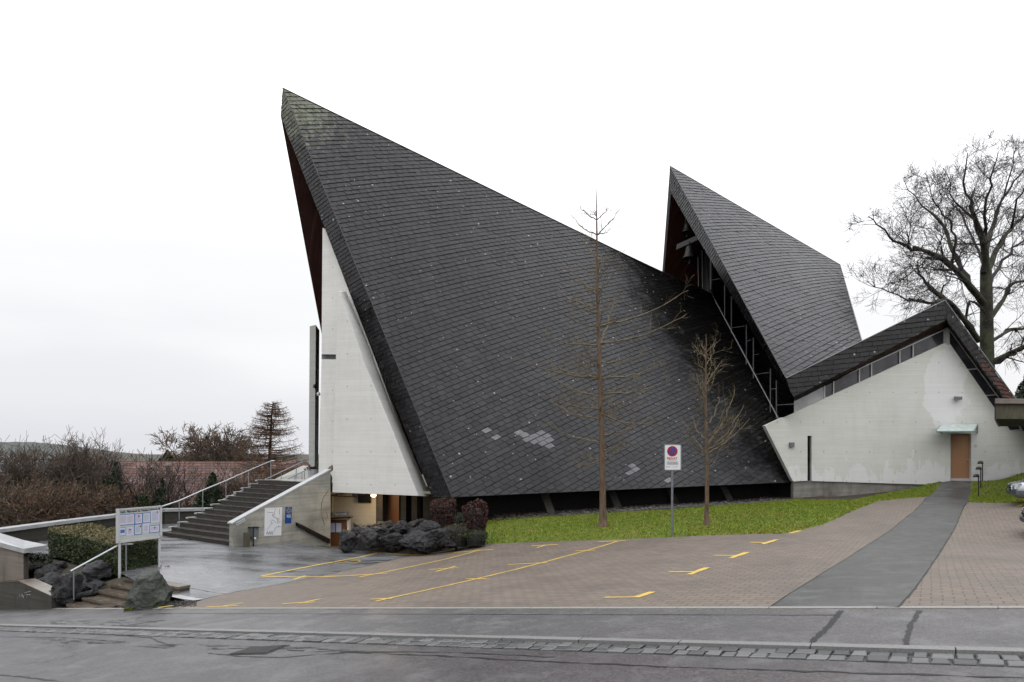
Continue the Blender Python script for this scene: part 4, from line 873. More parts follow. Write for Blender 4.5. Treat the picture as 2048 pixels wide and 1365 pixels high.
# folded roof with slated fascia
ZR = 30.35; fa = P(1572, 757.5, ZR); fp = P(1889, 602, ZR); fq = P(2100, 898, ZR); ga = P(1584, 795.5, ZR); gpk = P(1892, 641, ZR); gq = P(2046, 862, ZR); gq2 = P(2082, 900, ZR)
D = V((5, 8, -.9))
m = MB(); m.prism([fa, fp, gpk, ga], [q+D for q in (fa, fp, gpk, ga)]); m.prism([fp+V((.003, 0, 0)), fq, gq2, gpk+V((.003, 0, 0))], [q+D for q in (fp+V((.003, 0, 0)), fq, gq2, gpk+V((.003, 0, 0)))])
m.build('roof_body', MAT['underlay'], ann)
slates('left_fascia', lambda s, t: fa.lerp(fp, s).lerp(ga.lerp(gpk, s), t)+V((0, -.01, 0)), 7.9, .88, math.radians(-19), .50, .20, .0, 'slate_rust', ann, None, None, gap=.014, seed=21, lift=.03, nsign=-1)
slates('right_fascia', lambda s, t: fp.lerp(fq, s).lerp(gpk.lerp(gq2, s), t)+V((0, -.01, 0)), 8.1, .80, math.radians(50), .50, .20, .0, 'slate_rusty', ann, None, None, gap=.014, seed=22, lift=.03, nsign=-1)
m = MB(); a = [ga+V((0, .02, .01)), gpk+V((0, .02, .01)), P(1890, 655, ZW-.03), P(1586, 799, ZW-.03)]; m.prism(a, [q+V((0, .02, .06)) for q in a]); m.build('soffit', MAT['wood_soffit'], ann)
m = MB(); m.tube([fp+V((.0, -.03, .02)), fq+V((.03, -.03, .02))], .03, 4); m.tube([fa+V((0, -.02, .015)), fp+V((0, -.02, .015))], .022, 4); m.build('roof_edge_trim', MAT['mullion'], ann)
m = MB(); m.poly([P(1560, 990, 33.5), P(2150, 990, 33.5), P(2060, 870, 33.5), P(1895, 655, 33.5), P(1560, 830, 33.5)]); m.build('inner_wall', MAT['underlay'], ann)
# ------------------------------------------------------------------ outdoor staircase
def Gz(p, dz=0): return V((p.x, p.y, G(p.x, p.y)+dz))
S0 = P(466, 1093, 25.0)
U = P(663, 939, 28.55)-S0; U.z = 0; U.normalize(); Wd = V((-U.y, U.x, 0)); WID = 5.25; NS = 13; RS = 2.16/NS; TR_ = 4.75/NS
stair = thing('staircase', 'wide outdoor flight of dark concrete steps climbing to the church entrance', 'stairs', S0)
for i in range(NS):
    o = S0+U*(i*TR_)+Wd*.06+V((0, 0, -.6)); h = (i+1)*RS+.6
    m = MB(); hb_ = min(h-.024, .45)
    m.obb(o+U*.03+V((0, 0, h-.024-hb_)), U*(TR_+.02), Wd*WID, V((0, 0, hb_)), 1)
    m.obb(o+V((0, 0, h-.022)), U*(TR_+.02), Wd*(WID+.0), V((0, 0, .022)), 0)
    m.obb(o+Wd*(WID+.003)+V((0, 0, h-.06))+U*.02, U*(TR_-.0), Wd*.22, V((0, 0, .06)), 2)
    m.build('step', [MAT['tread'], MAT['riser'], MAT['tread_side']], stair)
top = S0+U*(NS*TR_)+V((0, 0, NS*RS))
m = MB(); m.obb(top+U*.0-V((0, 0, .2)), U*5, Wd*(WID+.2), V((0, 0, .198))); m.build('landing', MAT['tread_side'], stair)
# parapet wall at the right side of the stairs
par = thing('stair_wall', 'weathered sloping concrete side wall of the big outdoor stairs with map board', 'wall', S0)
e = P(663, 939, 28.55); Un = (e-S0); Un.z = 0; Un.normalize(); thk = V((Un.y, -Un.x, 0))*-.25
f0 = P(466.5, 1049, 24.95); f1 = P(661, 941, 28.45)
A = [V((S0.x, S0.y, S0.z-.5)), V((f1.x, f1.y, -3.2)), f1, V((S0.x, S0.y, f0.z))]
m = MB(); m.ext(A, thk); m.build('wall_body', MAT['stair_concrete'], par)
up_ = V((0, 0, .055)); nout = -thk.normalized()
a0 = V((S0.x, S0.y, f0.z))+nout*.03-Un*.05; a1 = f1+nout*.03
m = MB(); m.prism([a0, a1, a1+up_, a0+up_], [q+thk*1.3 for q in (a0, a1, a1+up_, a0+up_)]); m.build('coping', MAT['coping'], par)
def onwall(px, py, out=.02):   # point of the parapet face seen at this picture position
    d = V(((px-1024)/F, 1, -(py-905)/F)); n = nout; c = V((0, 0, CZ)); t = (S0-c).dot(n)/d.dot(n); return c+d*t+n*out
def face(pts, out, thick, mat, name, parent, origin=None):
    q = [onwall(x, y, out) for x, y in pts]; m = MB(); m.ext(q, -nout*thick); return m.build(name, MAT[mat], parent, origin=origin)
# signs on it
def text_mesh(s, size, o, ux, uz, mat, name, parent, align='CENTER', bold=.0, ext=.002):
    cu = bpy.data.curves.new('t', 'FONT'); cu.body = s; cu.size = size; cu.align_x = align; cu.align_y = 'CENTER'; cu.offset = bold; cu.extrude = ext; cu.resolution_u = 3
    ob = bpy.data.objects.new('t', cu); C.objects.link(ob); dg = bpy.context.evaluated_depsgraph_get(); me = bpy.data.meshes.new_from_object(ob.evaluated_get(dg))
    ux, uz = V(ux).normalized(), V(uz).normalized(); n = ux.cross(uz); m = MB()
    m.add([V(o)+ux*v.co.x+uz*v.co.y+n*v.co.z for v in me.vertices], [tuple(p.vertices) for p in me.polygons]); bpy.data.objects.remove(ob); bpy.data.meshes.remove(me)
    return m.build(name, MAT[mat], parent)
Uz = V((0, 0, 1)); ux = Un
mapb = thing('map_board', 'large white line map board mounted on the weathered stair wall', 'sign', onwall(546, 1073))
face([(527.5, 1072.5), (561.5, 1071), (563.5, 1015), (529, 1016.5)], .035, .03, 'paper_white', 'board', mapb)
m = MB()
def wl_(seq, w=.012):
    q = [onwall(*p, .045) for p in seq]; m.tube(q, w/2, 4)
for sq in ([(533, 1025), (544, 1025), (544.5, 1031), (546, 1034), (551, 1036), (557, 1038)], [(550, 1016.5), (547.5, 1024), (547, 1031)], [(557.5, 1018), (557.5, 1029)], [(532.5, 1061), (542, 1047), (540, 1042), (543, 1040), (547, 1042), (550, 1046)], [(546, 1066), (550, 1055), (557, 1053), (561, 1054)], [(553, 1038), (554, 1047)], [(556.5, 1037), (556.5, 1046), (561, 1042)]): wl_(sq)
for i in range(9): wl_([(530.5+i*1.5, 1067-(i % 3)*2.6), (532+i*1.5, 1069.5-((i+1) % 3)*1.5)], .016)
for x, y in ((544.3, 1031), (542.5, 1046.5), (556, 1053)): wl_([(x-.7, y), (x+.7, y)], .035)
m.build('map_drawing', MAT['print_grey'], mapb)
blue = thing('walking_route_sign', 'narrow blue sign with a pale sun emblem beside the map board', 'sign', onwall(575, 1046))
face([(569, 1047.5), (581.3, 1047), (583, 1014.3), (570.2, 1014.5)], .035, .03, 'sign_blue', 'panel', blue)
m = MB(); c = onwall(576.3, 1021.3, .05); 
for i in range(24): a = 2*math.pi*i/24; b = 2*math.pi*(i+1)/24; m.add([c+ux*math.cos(a)*.052+Uz*math.sin(a)*.052, c+ux*math.cos(b)*.052+Uz*math.sin(b)*.052, c+ux*math.cos(b)*.038+Uz*math.sin(b)*.038, c+ux*math.cos(a)*.038+Uz*math.sin(a)*.038], [(0, 1, 2, 3), (3, 2, 1, 0)])
for i in range(9):
    a = 2*math.pi*(i+.5)/9; d = ux*math.cos(a)+Uz*math.sin(a); s_ = ux*-math.sin(a)+Uz*math.cos(a); m.add([c+d*.065-s_*.009, c+d*.12-s_*.016, c+d*.12+s_*.016, c+d*.065+s_*.009], [(0, 1, 2, 3), (3, 2, 1, 0)])
m.build('sun_emblem', MAT['sun_yellow'], blue)
text_mesh('Nordic', .062, onwall(576, 1030.7, .045), ux, Uz, 'paper_white', 'lettering', blue, bold=.002); text_mesh('Walking', .058, onwall(576, 1034.2, .045), ux, Uz, 'paper_white', 'lettering', blue, bold=.002)
eg = thing('entrance_label', 'small white label reading EINGANG, tilted along the coping of the stair wall', 'sign', onwall(480, 1045))
face([(472.5, 1051.5), (490, 1041.5), (488, 1036.8), (470.5, 1046.5)], .03, .02, 'paper_white', 'plate', eg)
d1 = (onwall(490, 1041.5)-onwall(472.5, 1051.5)).normalized(); d2 = nout.cross(d1); d2 = d2 if d2.z > 0 else -d2
text_mesh('EINGANG', .082, onwall(480.3, 1044.1, .035), d1, d2, 'print_black', 'lettering', eg, bold=.001)
mb_ = thing('letter_box', 'grey metal box on a short dark post against the stair wall', 'box', onwall(501, 1090))
face([(497, 1077), (510, 1076.5), (511.5, 1054), (496.5, 1055)], .22, .18, 'grey_plastic', 'box_body', mb_); face([(495, 1056), (512, 1055), (512, 1053.3), (495, 1054.2)], .24, .22, 'black_metal', 'lid', mb_)
face([(498.5, 1095), (500.5, 1095), (500.5, 1056), (498.5, 1056)], .25, .03, 'black_metal', 'post', mb_); face([(500.5, 1078), (505, 1077.6), (505, 1074), (500.5, 1074.3)], .235, .01, 'paper_white', 'sticker', mb_); face([(506, 1058.6), (508.5, 1058.5), (508.5, 1057), (506, 1057)], .225, .01, 'black_metal', 'lock', mb_)
tp = thing('timber_post', 'short dark weathered timber post at the foot of the stair wall', 'post', onwall(484, 1094, .3))
q = [onwall(479.5, 1096, .38), onwall(488, 1096, .38), onwall(488.5, 1064.5, .38), onwall(480, 1064.5, .38)]; m = MB(); m.ext(q, -nout*.16); m.build('post', MAT['olive_leaf'] if 0 else MAT['weathered_timber'], tp)
hb = thing('timber_handrail', 'thick dark brown timber handrail slanting down the stair wall to the hall door', 'handrail', onwall(622, 1065, .1))
face([(590.5, 1052), (655.5, 1087), (655.5, 1078), (590.5, 1045.3)], .16, .12, 'dark_brown_metal', 'rail', hb)
m = MB(); m.tube([onwall(590, 1045.5, 0), onwall(588.5, 1044.5, .18)], .02, 5); m.build('bracket', MAT['steel'], hb); m = MB(); m.tube([onwall(655, 1078.5, 0), onwall(655, 1078, .18)], .02, 5); m.build('bracket', MAT['steel'], hb)
rp_ = thing('bare_vine', 'bare brown vine stem hanging on the stair wall beside the hall door', 'vine', onwall(645, 1010, .05))
m = MB(); m.tube([onwall(654.5, 980, .04), onwall(654, 984, .05), onwall(645, 996, .04), onwall(641.5, 1010, .05), onwall(641, 1028, .03), onwall(645, 1042, .05), onwall(648, 1050.5, .04)], .014, 5); m.tube([onwall(648.5, 1016, .03), onwall(652, 1027, .05), onwall(653.5, 1035, .04), onwall(650, 1038, .05)], .012, 5)
for i in range(6): a = onwall(642+R.random()*2, 1000+i*8, .04); m.tube([a, a+V((R.uniform(-.1, .1), 0, -.12))], .005, 3)
m.build('stem', MAT['twig_light'], rp_)
dp = thing('downpipe_box', 'narrow black vertical housing between the stair wall and the white wall', 'housing', P(659, 990, 28.7))
m = MB(); q = [P(657, 991, 28.75), P(661.5, 991, 28.7), P(662, 955, 28.7), P(659.5, 949, 28.7), P(657.5, 950, 28.75)]; m.ext(q, (0, .2, 0)); m.build('housing', MAT['black_metal'], dp)
m = MB(); m.tube([P(655, 1040, 28.55), P(655.5, 1012, 28.55), P(655, 988, 28.55)], .02, 5); m.build('rusty_pipe', MAT['orange_leaf'], dp)
m = MB(); m.ext([P(655, 937, 28.7), P(663, 931, 28.75), P(664, 940, 28.75), P(658, 946, 28.7)], (0, .2, 0)); m.build('rusty_plate', MAT['house_wall'], dp)
# the hall sign
hs = thing('hall_sign', 'flat grey lettering plate reading Pfarrsaal above the hall door', 'sign', P(679, 1033, 29.3))
a, b = P(661, 1033.5, 29.42), P(697, 1031.7, 29.2); hx = (b-a).normalized()
m = MB(); m.prism([a, b, b+V((0, 0, .17)), a+V((0, 0, .17))], [q+V((0, .04, 0)) for q in (a, b, b+V((0, 0, .17)), a+V((0, 0, .17)))]); m.build('plate', MAT['dark_concrete'] if 0 else MAT['grey_plastic'], hs)
text_mesh('Pfarrsaal', .19, (a+b)/2+V((0, -.02, .085)), hx, Uz, 'coping', 'lettering', hs, bold=.003, ext=.012)
m = MB(); m.tube([P(664, 988, 29.4), P(664, 992, 29.4), P(705, 994, 29.35), P(714, 994, 29.3)], .02, 5); m.lathe([(0, -.05), (.06, -.04), (.06, .04), (0, .05)], P(675, 989, 29.3), 10); m.box(P(708, 989, 29.3), (.15, .1, .16)); m.build('conduit', MAT['dark_brown_metal'], church)
# railings
def railing(name, label, pts, posts, mat, r=.024, rp=.017):
    t = thing(name, label, 'railing', posts[0][1]); m = MB(); m.tube(pts, r, 8); m.build('handrail', MAT[mat], t)
    for a, b in posts: m = MB(); m.tube([a, b], rp, 6); m.build('post', MAT[mat], t)
    return t
def onleft(px): # point on the left edge of the stairs seen at this column
    E = S0+Wd*(WID-.12); k = (px-1024)/F; t = (k*E.y-E.x)/(U.x-k*U.y); t_i = max(0, t); z = S0.z+min(NS, int(t_i/TR_)+1)*RS if t > 0 else S0.z; q = E+U*t; q.z = z; return q
def at(q, py): return V((q.x, q.y, CZ-(py-905)/F*q.y))
po = [(358.3, 1002), (405.6, 981), (452, 962), (497, 942), (541.6, 923)]
qs = [onleft(x) for x, _ in po]; first = onleft(320.7)
railing('stair_handrail', 'long light steel handrail rising along the left side of the wide stairs', [at(first, 1014.5)]+[at(q, y) for q, (_, y) in zip(qs, po)]+[at(qs[-1], 922.3)+V((.16, .02, 0))], [(at(q, y), q) for q, (_, y) in zip(qs, po)], 'steel', .03)
railing('landing_handrail', 'thin grey-blue railing running on from the stairs to the entrance slab', [P(446, 999.5, 31.6), P(604, 924.8, 33.2), P(612, 924.5, 33.4), P(640, 925.5, 33.6)], [(P(x, y0, 33), P(x, y1, 33)) for x, y0, y1 in ((562.5, 946, 961), (592.5, 930, 957), (619, 925, 960))], 'galvanised', .026)
railing('low_handrail', 'short lower handrail slanting in front of the planter at the entrance', [P(575, 959, 32.5), P(619, 937, 32.8)], [(P(590, 952, 32.6), P(590, 961, 32.6)), (P(604, 945, 32.7), P(604, 958, 32.7)), (P(609, 942, 32.7), P(609, 958, 32.7))], 'galvanised', .022)
lw = MB(); lw.ext([P(548, 963, 33.8), P(548, 959.5, 33.8), P(604, 932, 34.0), P(640, 934, 34), P(640, 965, 34)], (0, .25, 0)); o = lw.build('landing_wall', MAT['white_concrete'], None, origin=P(600, 960, 34)); tag(o, 'low sloping white wall behind the railing at the top of the stairs', 'wall')
pt = thing('planter', 'round pale concrete planter with low dark plants beside the entrance slab', 'planter', P(627, 962, 32.3)); m = MB(); m.lathe([(0, 0), (.22, 0), (.27, .55), (.24, .55), (.22, .5), (0, .5)], P(627, 962, 32.3), 24); m.build('pot', MAT['coping'], pt)
# ------------------------------------------------------------------ foliage helpers
def leafcloud(m, fn, n, size, rr, sh=(0, 1)):
    for _ in range(n):
        p = fn(rr); a = V((rr.gauss(0, 1), rr.gauss(0, 1), rr.gauss(0, 1))).normalized(); b = a.orthogonal().normalized(); b.rotate(Matrix.Rotation(rr.uniform(0, 6.28), 3, a)); s = size*rr.uniform(.6, 1.3)
        c = a.cross(b); m.add([p-b*s, p+c*s*.55, p+b*s, p-c*s*.55], [(0, 1, 2, 3)], 0, rr.uniform(*sh))
rr = random.Random(11)
def plantpot():
    m = MB(); c = P(627, 940, 32.3); leafcloud(m, lambda r: c+V((r.gauss(0, .15), r.gauss(0, .15), abs(r.gauss(0, .09)))), 220, .05, rr); m.build('foliage', MAT['beech_leaf'], pt)
plantpot()
def boxhedge(name, label, cat, o, ax_, ay_, h, n, leaf, mat, topmat=None, group=None, lump=.05):
    t = thing(name, label, cat, o, group); r2 = random.Random(5); ns = lambda p: mnoise.noise(p*1.4)*lump*1.6
    core = MB(); k = .93; c = V(o)+(ax_+ay_)/2
    def w(u, v, z): return V(o)+ax_*u+ay_*v+V((0, 0, z*h))
    core.prism([c+(w(u, v, 0)-c)*.97 for u, v in ((0, 0), (1, 0), (1, 1), (0, 1))], [c+V((0, 0, h*.95))+((w(u, v, 0)-c)*.94) for u, v in ((0, 0), (1, 0), (1, 1), (0, 1))]); core.build('core', MAT['evergreen_leaf'], t)
    m = MB(); mt = MB(); L1, L2 = ax_.length, ay_.length; areas = [L1*h, L1*h, L2*h, L2*h, L1*L2*1.1]; tot = sum(areas)
    for i in range(n):
        q = r2.uniform(0, tot); f = 0
        while q > areas[f] and f < 4: q -= areas[f]; f += 1
        u, v = r2.random(), r2.random(); d = r2.gauss(0, .025)
        if f == 0: p = w(u, 0, v)-ay_.normalized()*d
        elif f == 1: p = w(u, 1, v)+ay_.normalized()*d
        elif f == 2: p = w(0, u, v)-ax_.normalized()*d
        elif f == 3: p = w(1, u, v)+ax_.normalized()*d
        else: p = w(u, v, 1)+V((0, 0, d*1.3))
        nn = (p-c).normalized()*ns(p); p = p+nn
        a = V((r2.gauss(0, 1), r2.gauss(0, 1), r2.gauss(0, 1)+.3)).normalized(); b = a.orthogonal().normalized(); b.rotate(Matrix.Rotation(r2.uniform(0, 6.28), 3, a)); s = leaf*r2.uniform(.6, 1.3); e = a.cross(b)
        tgt = mt if (topmat and (f == 4 or (v > .93 and f < 4))) else m
        clump = max(0, min(1, .5+mnoise.noise(p*2.2)*.9)); tgt.add([p-b*s, p+e*s*.6, p+b*s, p-e*s*.6], [(0, 1, 2, 3)], 0, max(0, min(1, clump*.7+r2.uniform(0, .4))))
    m.build('foliage', MAT[mat], t)
    if topmat: mt.build('top_foliage', MAT[topmat], t)
    return t
hf = V((-11.0, 19.05, 0)); hf.z = G(hf.x, hf.y)-.1
boxhedge('box_hedge', 'long clipped green hedge with browning top, behind the notice board', 'hedge', hf, V((-4.6, 3.95, 0)), V((.35, 1.6, 0)), .86, 30000, .028, 'hedge_leaf', 'hedge_top_leaf')
def ballshrub(name, label, px, ptop, pbot, Z, w, mat, n=2600, leaf=.03, cat='shrub', box=.5, group=None, twigs=True):
    c = P(px, pbot, Z); h = (pbot-ptop)/F*Z; t = thing(name, label, cat, c, group); r2 = random.Random(int(px)); m = MB()
    def fn(r):
        while True:
            v = V((r.uniform(-1, 1), r.uniform(-1, 1), r.uniform(-1, 1)))
            l = (abs(v.x)**(2/box)+abs(v.y)**(2/box)+abs(v.z)**(2/box))
            if .5 < l < 1: break
        kz = .68+.32*min(1, (v.z*.5+.5)*1.6); q = V((v.x*w/2*kz, v.y*w/2*kz, (v.z*.5+.5)*h)); return c+q*(1+mnoise.noise(q*3+c)*.22)
    leafcloud(m, fn, n, leaf, r2); m.build('foliage', MAT[mat], t)
    m = MB()
    for i in range(16 if twigs else 6):
        a = r2.uniform(0, 6.28); d = V((math.cos(a)*w*.32, math.sin(a)*w*.32, h*r2.uniform(.6, .95))); m.tube([c+V((0, 0, -.15)), c+d*.5+V((0, 0, h*.1)), c+d], [.02, .012, .004], 4)
    m.lathe([(w*.36, 0), (w*.40, h*.3), (w*.36, h*.75), (w*.15, h*.88), (0, h*.9)], c, 10); m.build('stems', MAT['evergreen_leaf' if not twigs else 'underlay'], t)
    return t
ballshrub('copper_shrub', 'left of the two clipped dark red shrubs standing behind the black rocks', 887, 1000, 1056, 25.6, .92, 'beech_leaf', 4200, .034, box=.34, group='clipped red shrubs')
ballshrub('copper_shrub', 'right clipped red shrub next to the lawn, taller of the pair', 950, 1008, 1083, 24.3, .86, 'beech_leaf', 4800, .034, box=.34, group='clipped red shrubs')
ballshrub('spindle_shrub', 'low green and brown leafy shrub spilling over the rocks between the red shrubs', 912, 1048, 1092, 23.9, 1.15, 'olive_leaf', 3000, .025, box=1)
ballshrub('low_evergreen', 'small dark evergreen at the foot of the right red shrub by the lawn', 952, 1060, 1090, 23.7, .85, 'hedge_leaf', 1800, .025, box=.8)
ballshrub('juniper', 'small pointed grey green bush between the two red shrubs', 921, 1026, 1060, 25.0, .5, 'evergreen_leaf', 1200, .025, box=1)
# ------------------------------------------------------------------ rocks
def rockmesh(seed, sub=3, rough=.22, cuts=9):
    r2 = random.Random(seed); bm = bmesh.new(); bmesh.ops.create_icosphere(bm, subdivisions=sub, radius=1)
    pl = [(V((r2.gauss(0, 1), r2.gauss(0, 1), r2.gauss(0, 1))).normalized(), r2.uniform(.55, .85)) for _ in range(cuts)]
    for v in bm.verts:
        for n_, d in pl:
            k = v.co.dot(n_)
            if k > d: v.co -= n_*(k-d)*.92
        q = v.co.copy(); v.co += q.normalized()*(mnoise.noise(q*1.7+V((seed, 0, 0)))*rough+mnoise.noise(q*4.5+V((0, seed, 0)))*rough*.5+mnoise.noise(q*10)*rough*.25-abs(mnoise.noise(q*2.6+V((seed*2, 0, 5))))*rough*.8+.05)
    me = bpy.data.meshes.new('rock'); bm.to_mesh(me); bm.free(); return me
RM = [rockmesh(s, 4) for s in (3, 8, 14, 21, 33, 47)]
for me in RM: me.materials.append(MAT['rock_black'])
def rock(i, px, py, Z, w, h, label, group, sink=.15, rz=None):
    c = P(px, py, Z); o = bpy.data.objects.new('rock', RM[i % 6]); C.objects.link(o); o.scale = (w/2, w/2*R.uniform(.8, 1.1), h/2); o.location = c+V((0, 0, h/2*(1-sink))); o.rotation_euler = (R.uniform(-.4, .4), R.uniform(-.4, .4), R.uniform(0, 6) if rz is None else rz)
    tag(o, label, 'rock', group)
rk = [ # centre x, base y, depth, width px, height px
 (695, 1100, 25.2, 46, 40), (741, 1101, 25.0, 46, 44), (787, 1100, 24.8, 60, 34), (838, 1101, 24.2, 70, 42), (878, 1099, 23.7, 60, 40), (716, 1082, 26.2, 30, 26), (757, 1083, 26.1, 52, 30), (800, 1080, 25.6, 56, 34), (690, 1077, 26.2, 22, 18), (722, 1066, 27.0, 34, 22),
 (754, 1067, 27.0, 34, 20), (778, 1067, 27, 40, 28), (806, 1066, 26.6, 28, 26), (838, 1078, 25.5, 56, 34), (826, 1066, 26.2, 44, 30), (872, 1076, 25.2, 62, 38), (845, 1062, 26.5, 40, 26), (815, 1090, 24.8, 30, 18), (858, 1098, 23.6, 30, 24), (900, 1097, 23.6, 36, 20), (764, 1054, 27.6, 28, 14), (744, 1060, 27.4, 22, 14)]
rows = {0: 'front row', 1: 'second row', 2: 'back row'}
places = ['nearest the hall door in the front row', 'second from the hall door in the front row', 'low wide one in the middle of the front row', 'large one right of the middle in the front row', 'front right one beside the leafy shrub', 'wedged one behind the two leftmost front rocks', 'long one resting on the left front rocks', 'one above the low wide front rock', 'small one at the left end leaning to the hall door', 'one at the back left below the beige wall',
 'one at the back below the dark upper window', 'peaked one at the back in front of the brown pier', 'one at the back in front of the oak side door', 'slanting one in the centre of the heap', 'tall one at the back centre of the heap', 'pitted one before the left red shrub', 'flat one at the very back right', 'small one filling the gap in the front row', 'small one at the foot of the pitted rock', 'low one half under the leafy shrub', 'small topmost one at the back', 'tiny one between the back left rocks']
for i, ((x, y, Z, w, h), pl) in enumerate(zip(rk, places)): rock(i, x, y, Z, w/F*Z*1.12, h/F*Z*(1.1 if y > 1079 else .92), 'black rock of the heap, '+pl, 'black rocks heaped beside the hall')
# fill of soil below the heap
m = MB(); 
for i in range(12):
    x0 = 722+i*15; m.lathe([(0, .40), (.45, .25), (.8, -.1), (1.0, -.6)], P(x0, 1090, 26.4-i*.12), 9)
o = m.build('rock_bed', MAT['soil'], None, origin=P(790, 1095, 26)); S('', o)
rk2 = [(95, 1172, 19.6, 46, 34), (112, 1158, 20.4, 30, 24), (108, 1187, 18.8, 44, 34), (133, 1207, 17.9, 52, 52), (114, 1215, 17.8, 30, 34), (142, 1172, 19.4, 36, 22), (170, 1164, 19.4, 42, 20), (160, 1190, 18.4, 36, 24), (196, 1160, 19.1, 52, 30), (150, 1156, 20.6, 30, 16), (75, 1150, 21.0, 40, 20), (172, 1199, 17.9, 40, 16), (192, 1178, 18.4, 32, 14), (213, 1147, 19.5, 36, 20), (140, 1212, 17.6, 24, 12), (84, 1192, 18.8, 30, 30), (120, 1142, 21, 24, 16)]
pl2_ = ['left one below the white wall cap', 'rounded one under the left end of the hedge', 'one in the middle left of the bank', 'biggest one behind the handrail post', 'dark one beside the low wall end', 'pale slanting one crossed by the handrail', 'flat one in the middle above the dead leaves', 'one right of the handrail post', 'wide one just below the hedge', 'small one close under the hedge', 'topmost left one beside the plaza', 'flat one beside the second step', 'thin one beside the third step', 'one at the foot of the notice board leg', 'small pale one at the lowest step', 'shadowed one behind the low wall', 'small one in the hedge shade']
for i, ((x, y, Z, w, h), pl) in enumerate(zip(rk2, pl2_)): rock(i+2, x, y, Z, w/F*Z*1.15, h/F*Z*1.25, 'dark bank rock, '+pl, 'rocks on the bank below the hedge')
# bank soil
st0 = P(132.6, 1208.7, 17.4); st0 = V((st0.x, st0.y, 0))
bk = MB(); n = 16
def bank(s, t):
    a = st0+AD*(5.3*s-1.7)+BD*(.15+t*2.9); zl = gp(a.x, a.y)-.05; zh = CZ-3.42-.25*(1-sst(.28, .42, s)); return V((a.x, a.y, zl+(zh-zl)*min(1, t*1.15)+mnoise.noise(a*1.5)*.1))
grid(bk, bank, n, n); S('', bk.build('planted_bank', MAT['soil']))
m = MB(); r2 = random.Random(2)
leafcloud(m, lambda r: bank(r.uniform(.33, 1), r.random())+V((0, 0, .03+r.random()*.03)), 1500, .035, r2)
leafcloud(m, lambda r: P(r.gauss(187, 7), r.gauss(1169, 3), 18.9), 200, .03, r2)
for _ in range(140):
    q = hit(R.uniform(985, 1560), 1036-R.random()*10); leafcloud(m, lambda r: q+V((r.gauss(0, .2), r.gauss(0, .3), .03)), 3, .03, r2)
tag(m.build('fallen_leaves', MAT['dead_leaves']), 'reddish brown fallen leaves lying on the bank and along the lawn edge', 'leaves', kind='stuff')
# dark ground cover
m = MB(); leafcloud(m, lambda r: P(r.uniform(58, 105), r.gauss(1117, 4), 21.5+r.gauss(0, .3)), 1800, .03, r2); tag(m.build('ground_cover', MAT['evergreen_leaf']), 'dark creeping ground cover between the grey wall cap and the hedge', 'ground cover', kind='stuff')
# the big boulder
me = rockmesh(5, 5, .10, 7); me.materials.append(MAT['rock_green'])
bm = bmesh.new(); bm.from_mesh(me); H_ = 1.02; Wb = .56
for v in bm.verts:
    zz = v.co.z; ff = min(2.6, 1/max(.36, math.sqrt(max(0, 1-min(.99, zz*zz))))) if zz < .45 else 1.12; v.co.x *= ff*.8; v.co.y *= ff*.8
    z = (v.co.z+1)/2; k = .30+.70*(1-max(0, z-.0)**3.2*.62); sx_ = (.47-.07*z)*k
    v.co.x = max(-1, min(1, v.co.x*1.35))*sx_+.02*z; v.co.y = max(-1, min(1, v.co.y*1.3))*.42*k; v.co.z = min(z, .96-.12*v.co.x)*H_*1.04
bm.to_mesh(me); bm.free(); bo = bpy.data.objects.new('boulder', me); C.objects.link(bo); q = P(302, 1219, 15.6); bo.location = q-V((0, 0, .03)); bo.rotation_euler = (0, 0, .12)
tag(bo, 'big upright greenish grey boulder between the small steps and the car park', 'boulder')
m = MB()
for i in range(160): x, y = R.uniform(350, 392), R.uniform(1203, 1214); q = hit(x, y, G); s = R.uniform(.012, .03); m.box(q+V((0, 0, s*.4)), (s, s*1.2, s))
leafc = MB(); leafcloud(leafc, lambda r: P(r.gauss(265, 8), 1217+r.gauss(0, 1.2), 15.2), 400, .014, r2); tag(leafc.build('moss_tuft', MAT['grass_blade']), 'small bright green moss tuft at the foot of the boulder', 'moss', kind='stuff')
tag(m.build('boulder_gravel', MAT['pebble']), 'strip of small dark gravel beside the boulder', 'gravel', kind='stuff')
# ------------------------------------------------------------------ small steps, low walls, board
ss = thing('small_steps', 'short flight of brown concrete steps from the pavement up to the plaza', 'steps', st0+V((0, 0, CZ-3.9)))
LS = [1.4, 1.9, 2.3, 2.6, 2.5]
for k_ in range(5):
    zt = CZ-3.87+.112*k_; a = st0+BD*(.36*k_)+AD*(0); a.z = zt-.9; m = MB()
    m.obb(a+BD*.02, -AD*LS[k_], BD*(.40 if k_ < 4 else .30), V((0, 0, .84)), 1); m.obb(a+V((0, 0, .84)), -AD*LS[k_], BD*(.37 if k_ < 4 else .34), V((0, 0, .06)), 0); m.build('step', [MAT['step_stone'], MAT['step_riser']], ss)
hr = [P(141, 1143, 17.5), P(238, 1090, 18.9), P(266, 1088.5, 18.9)]
railing('step_handrail', 'short steel handrail beside the small brown steps at the pavement', hr, [(P(147.5, 1140, 17.6), P(147.5, 1206, 17.6)), (P(252.3, 1090, 18.9), P(252.3, 1153, 18.9))], 'steel', .024, .020)
ed = MB(); a = hit(360, 1173); b = hit(450, 1178); 
ribbon(ed, [P(345, 1169, 18.2), P(395, 1173, 17.8), P(452, 1179, 17.3)], .06, lambda x, y: G(x, y), .006); S('', ed.build('paving_joint', MAT['granite_light']))
ed = MB(); a = st0+BD*1.62-AD*1.6; 
for (p, q, w) in ((P(350, 1185, 16.9), P(398, 1197, 16.4), .28),):
    ribbon(ed, [p, q], w, lambda x, y: G(x, y), .010)
S('', ed.build('step_edge', MAT['coping']))
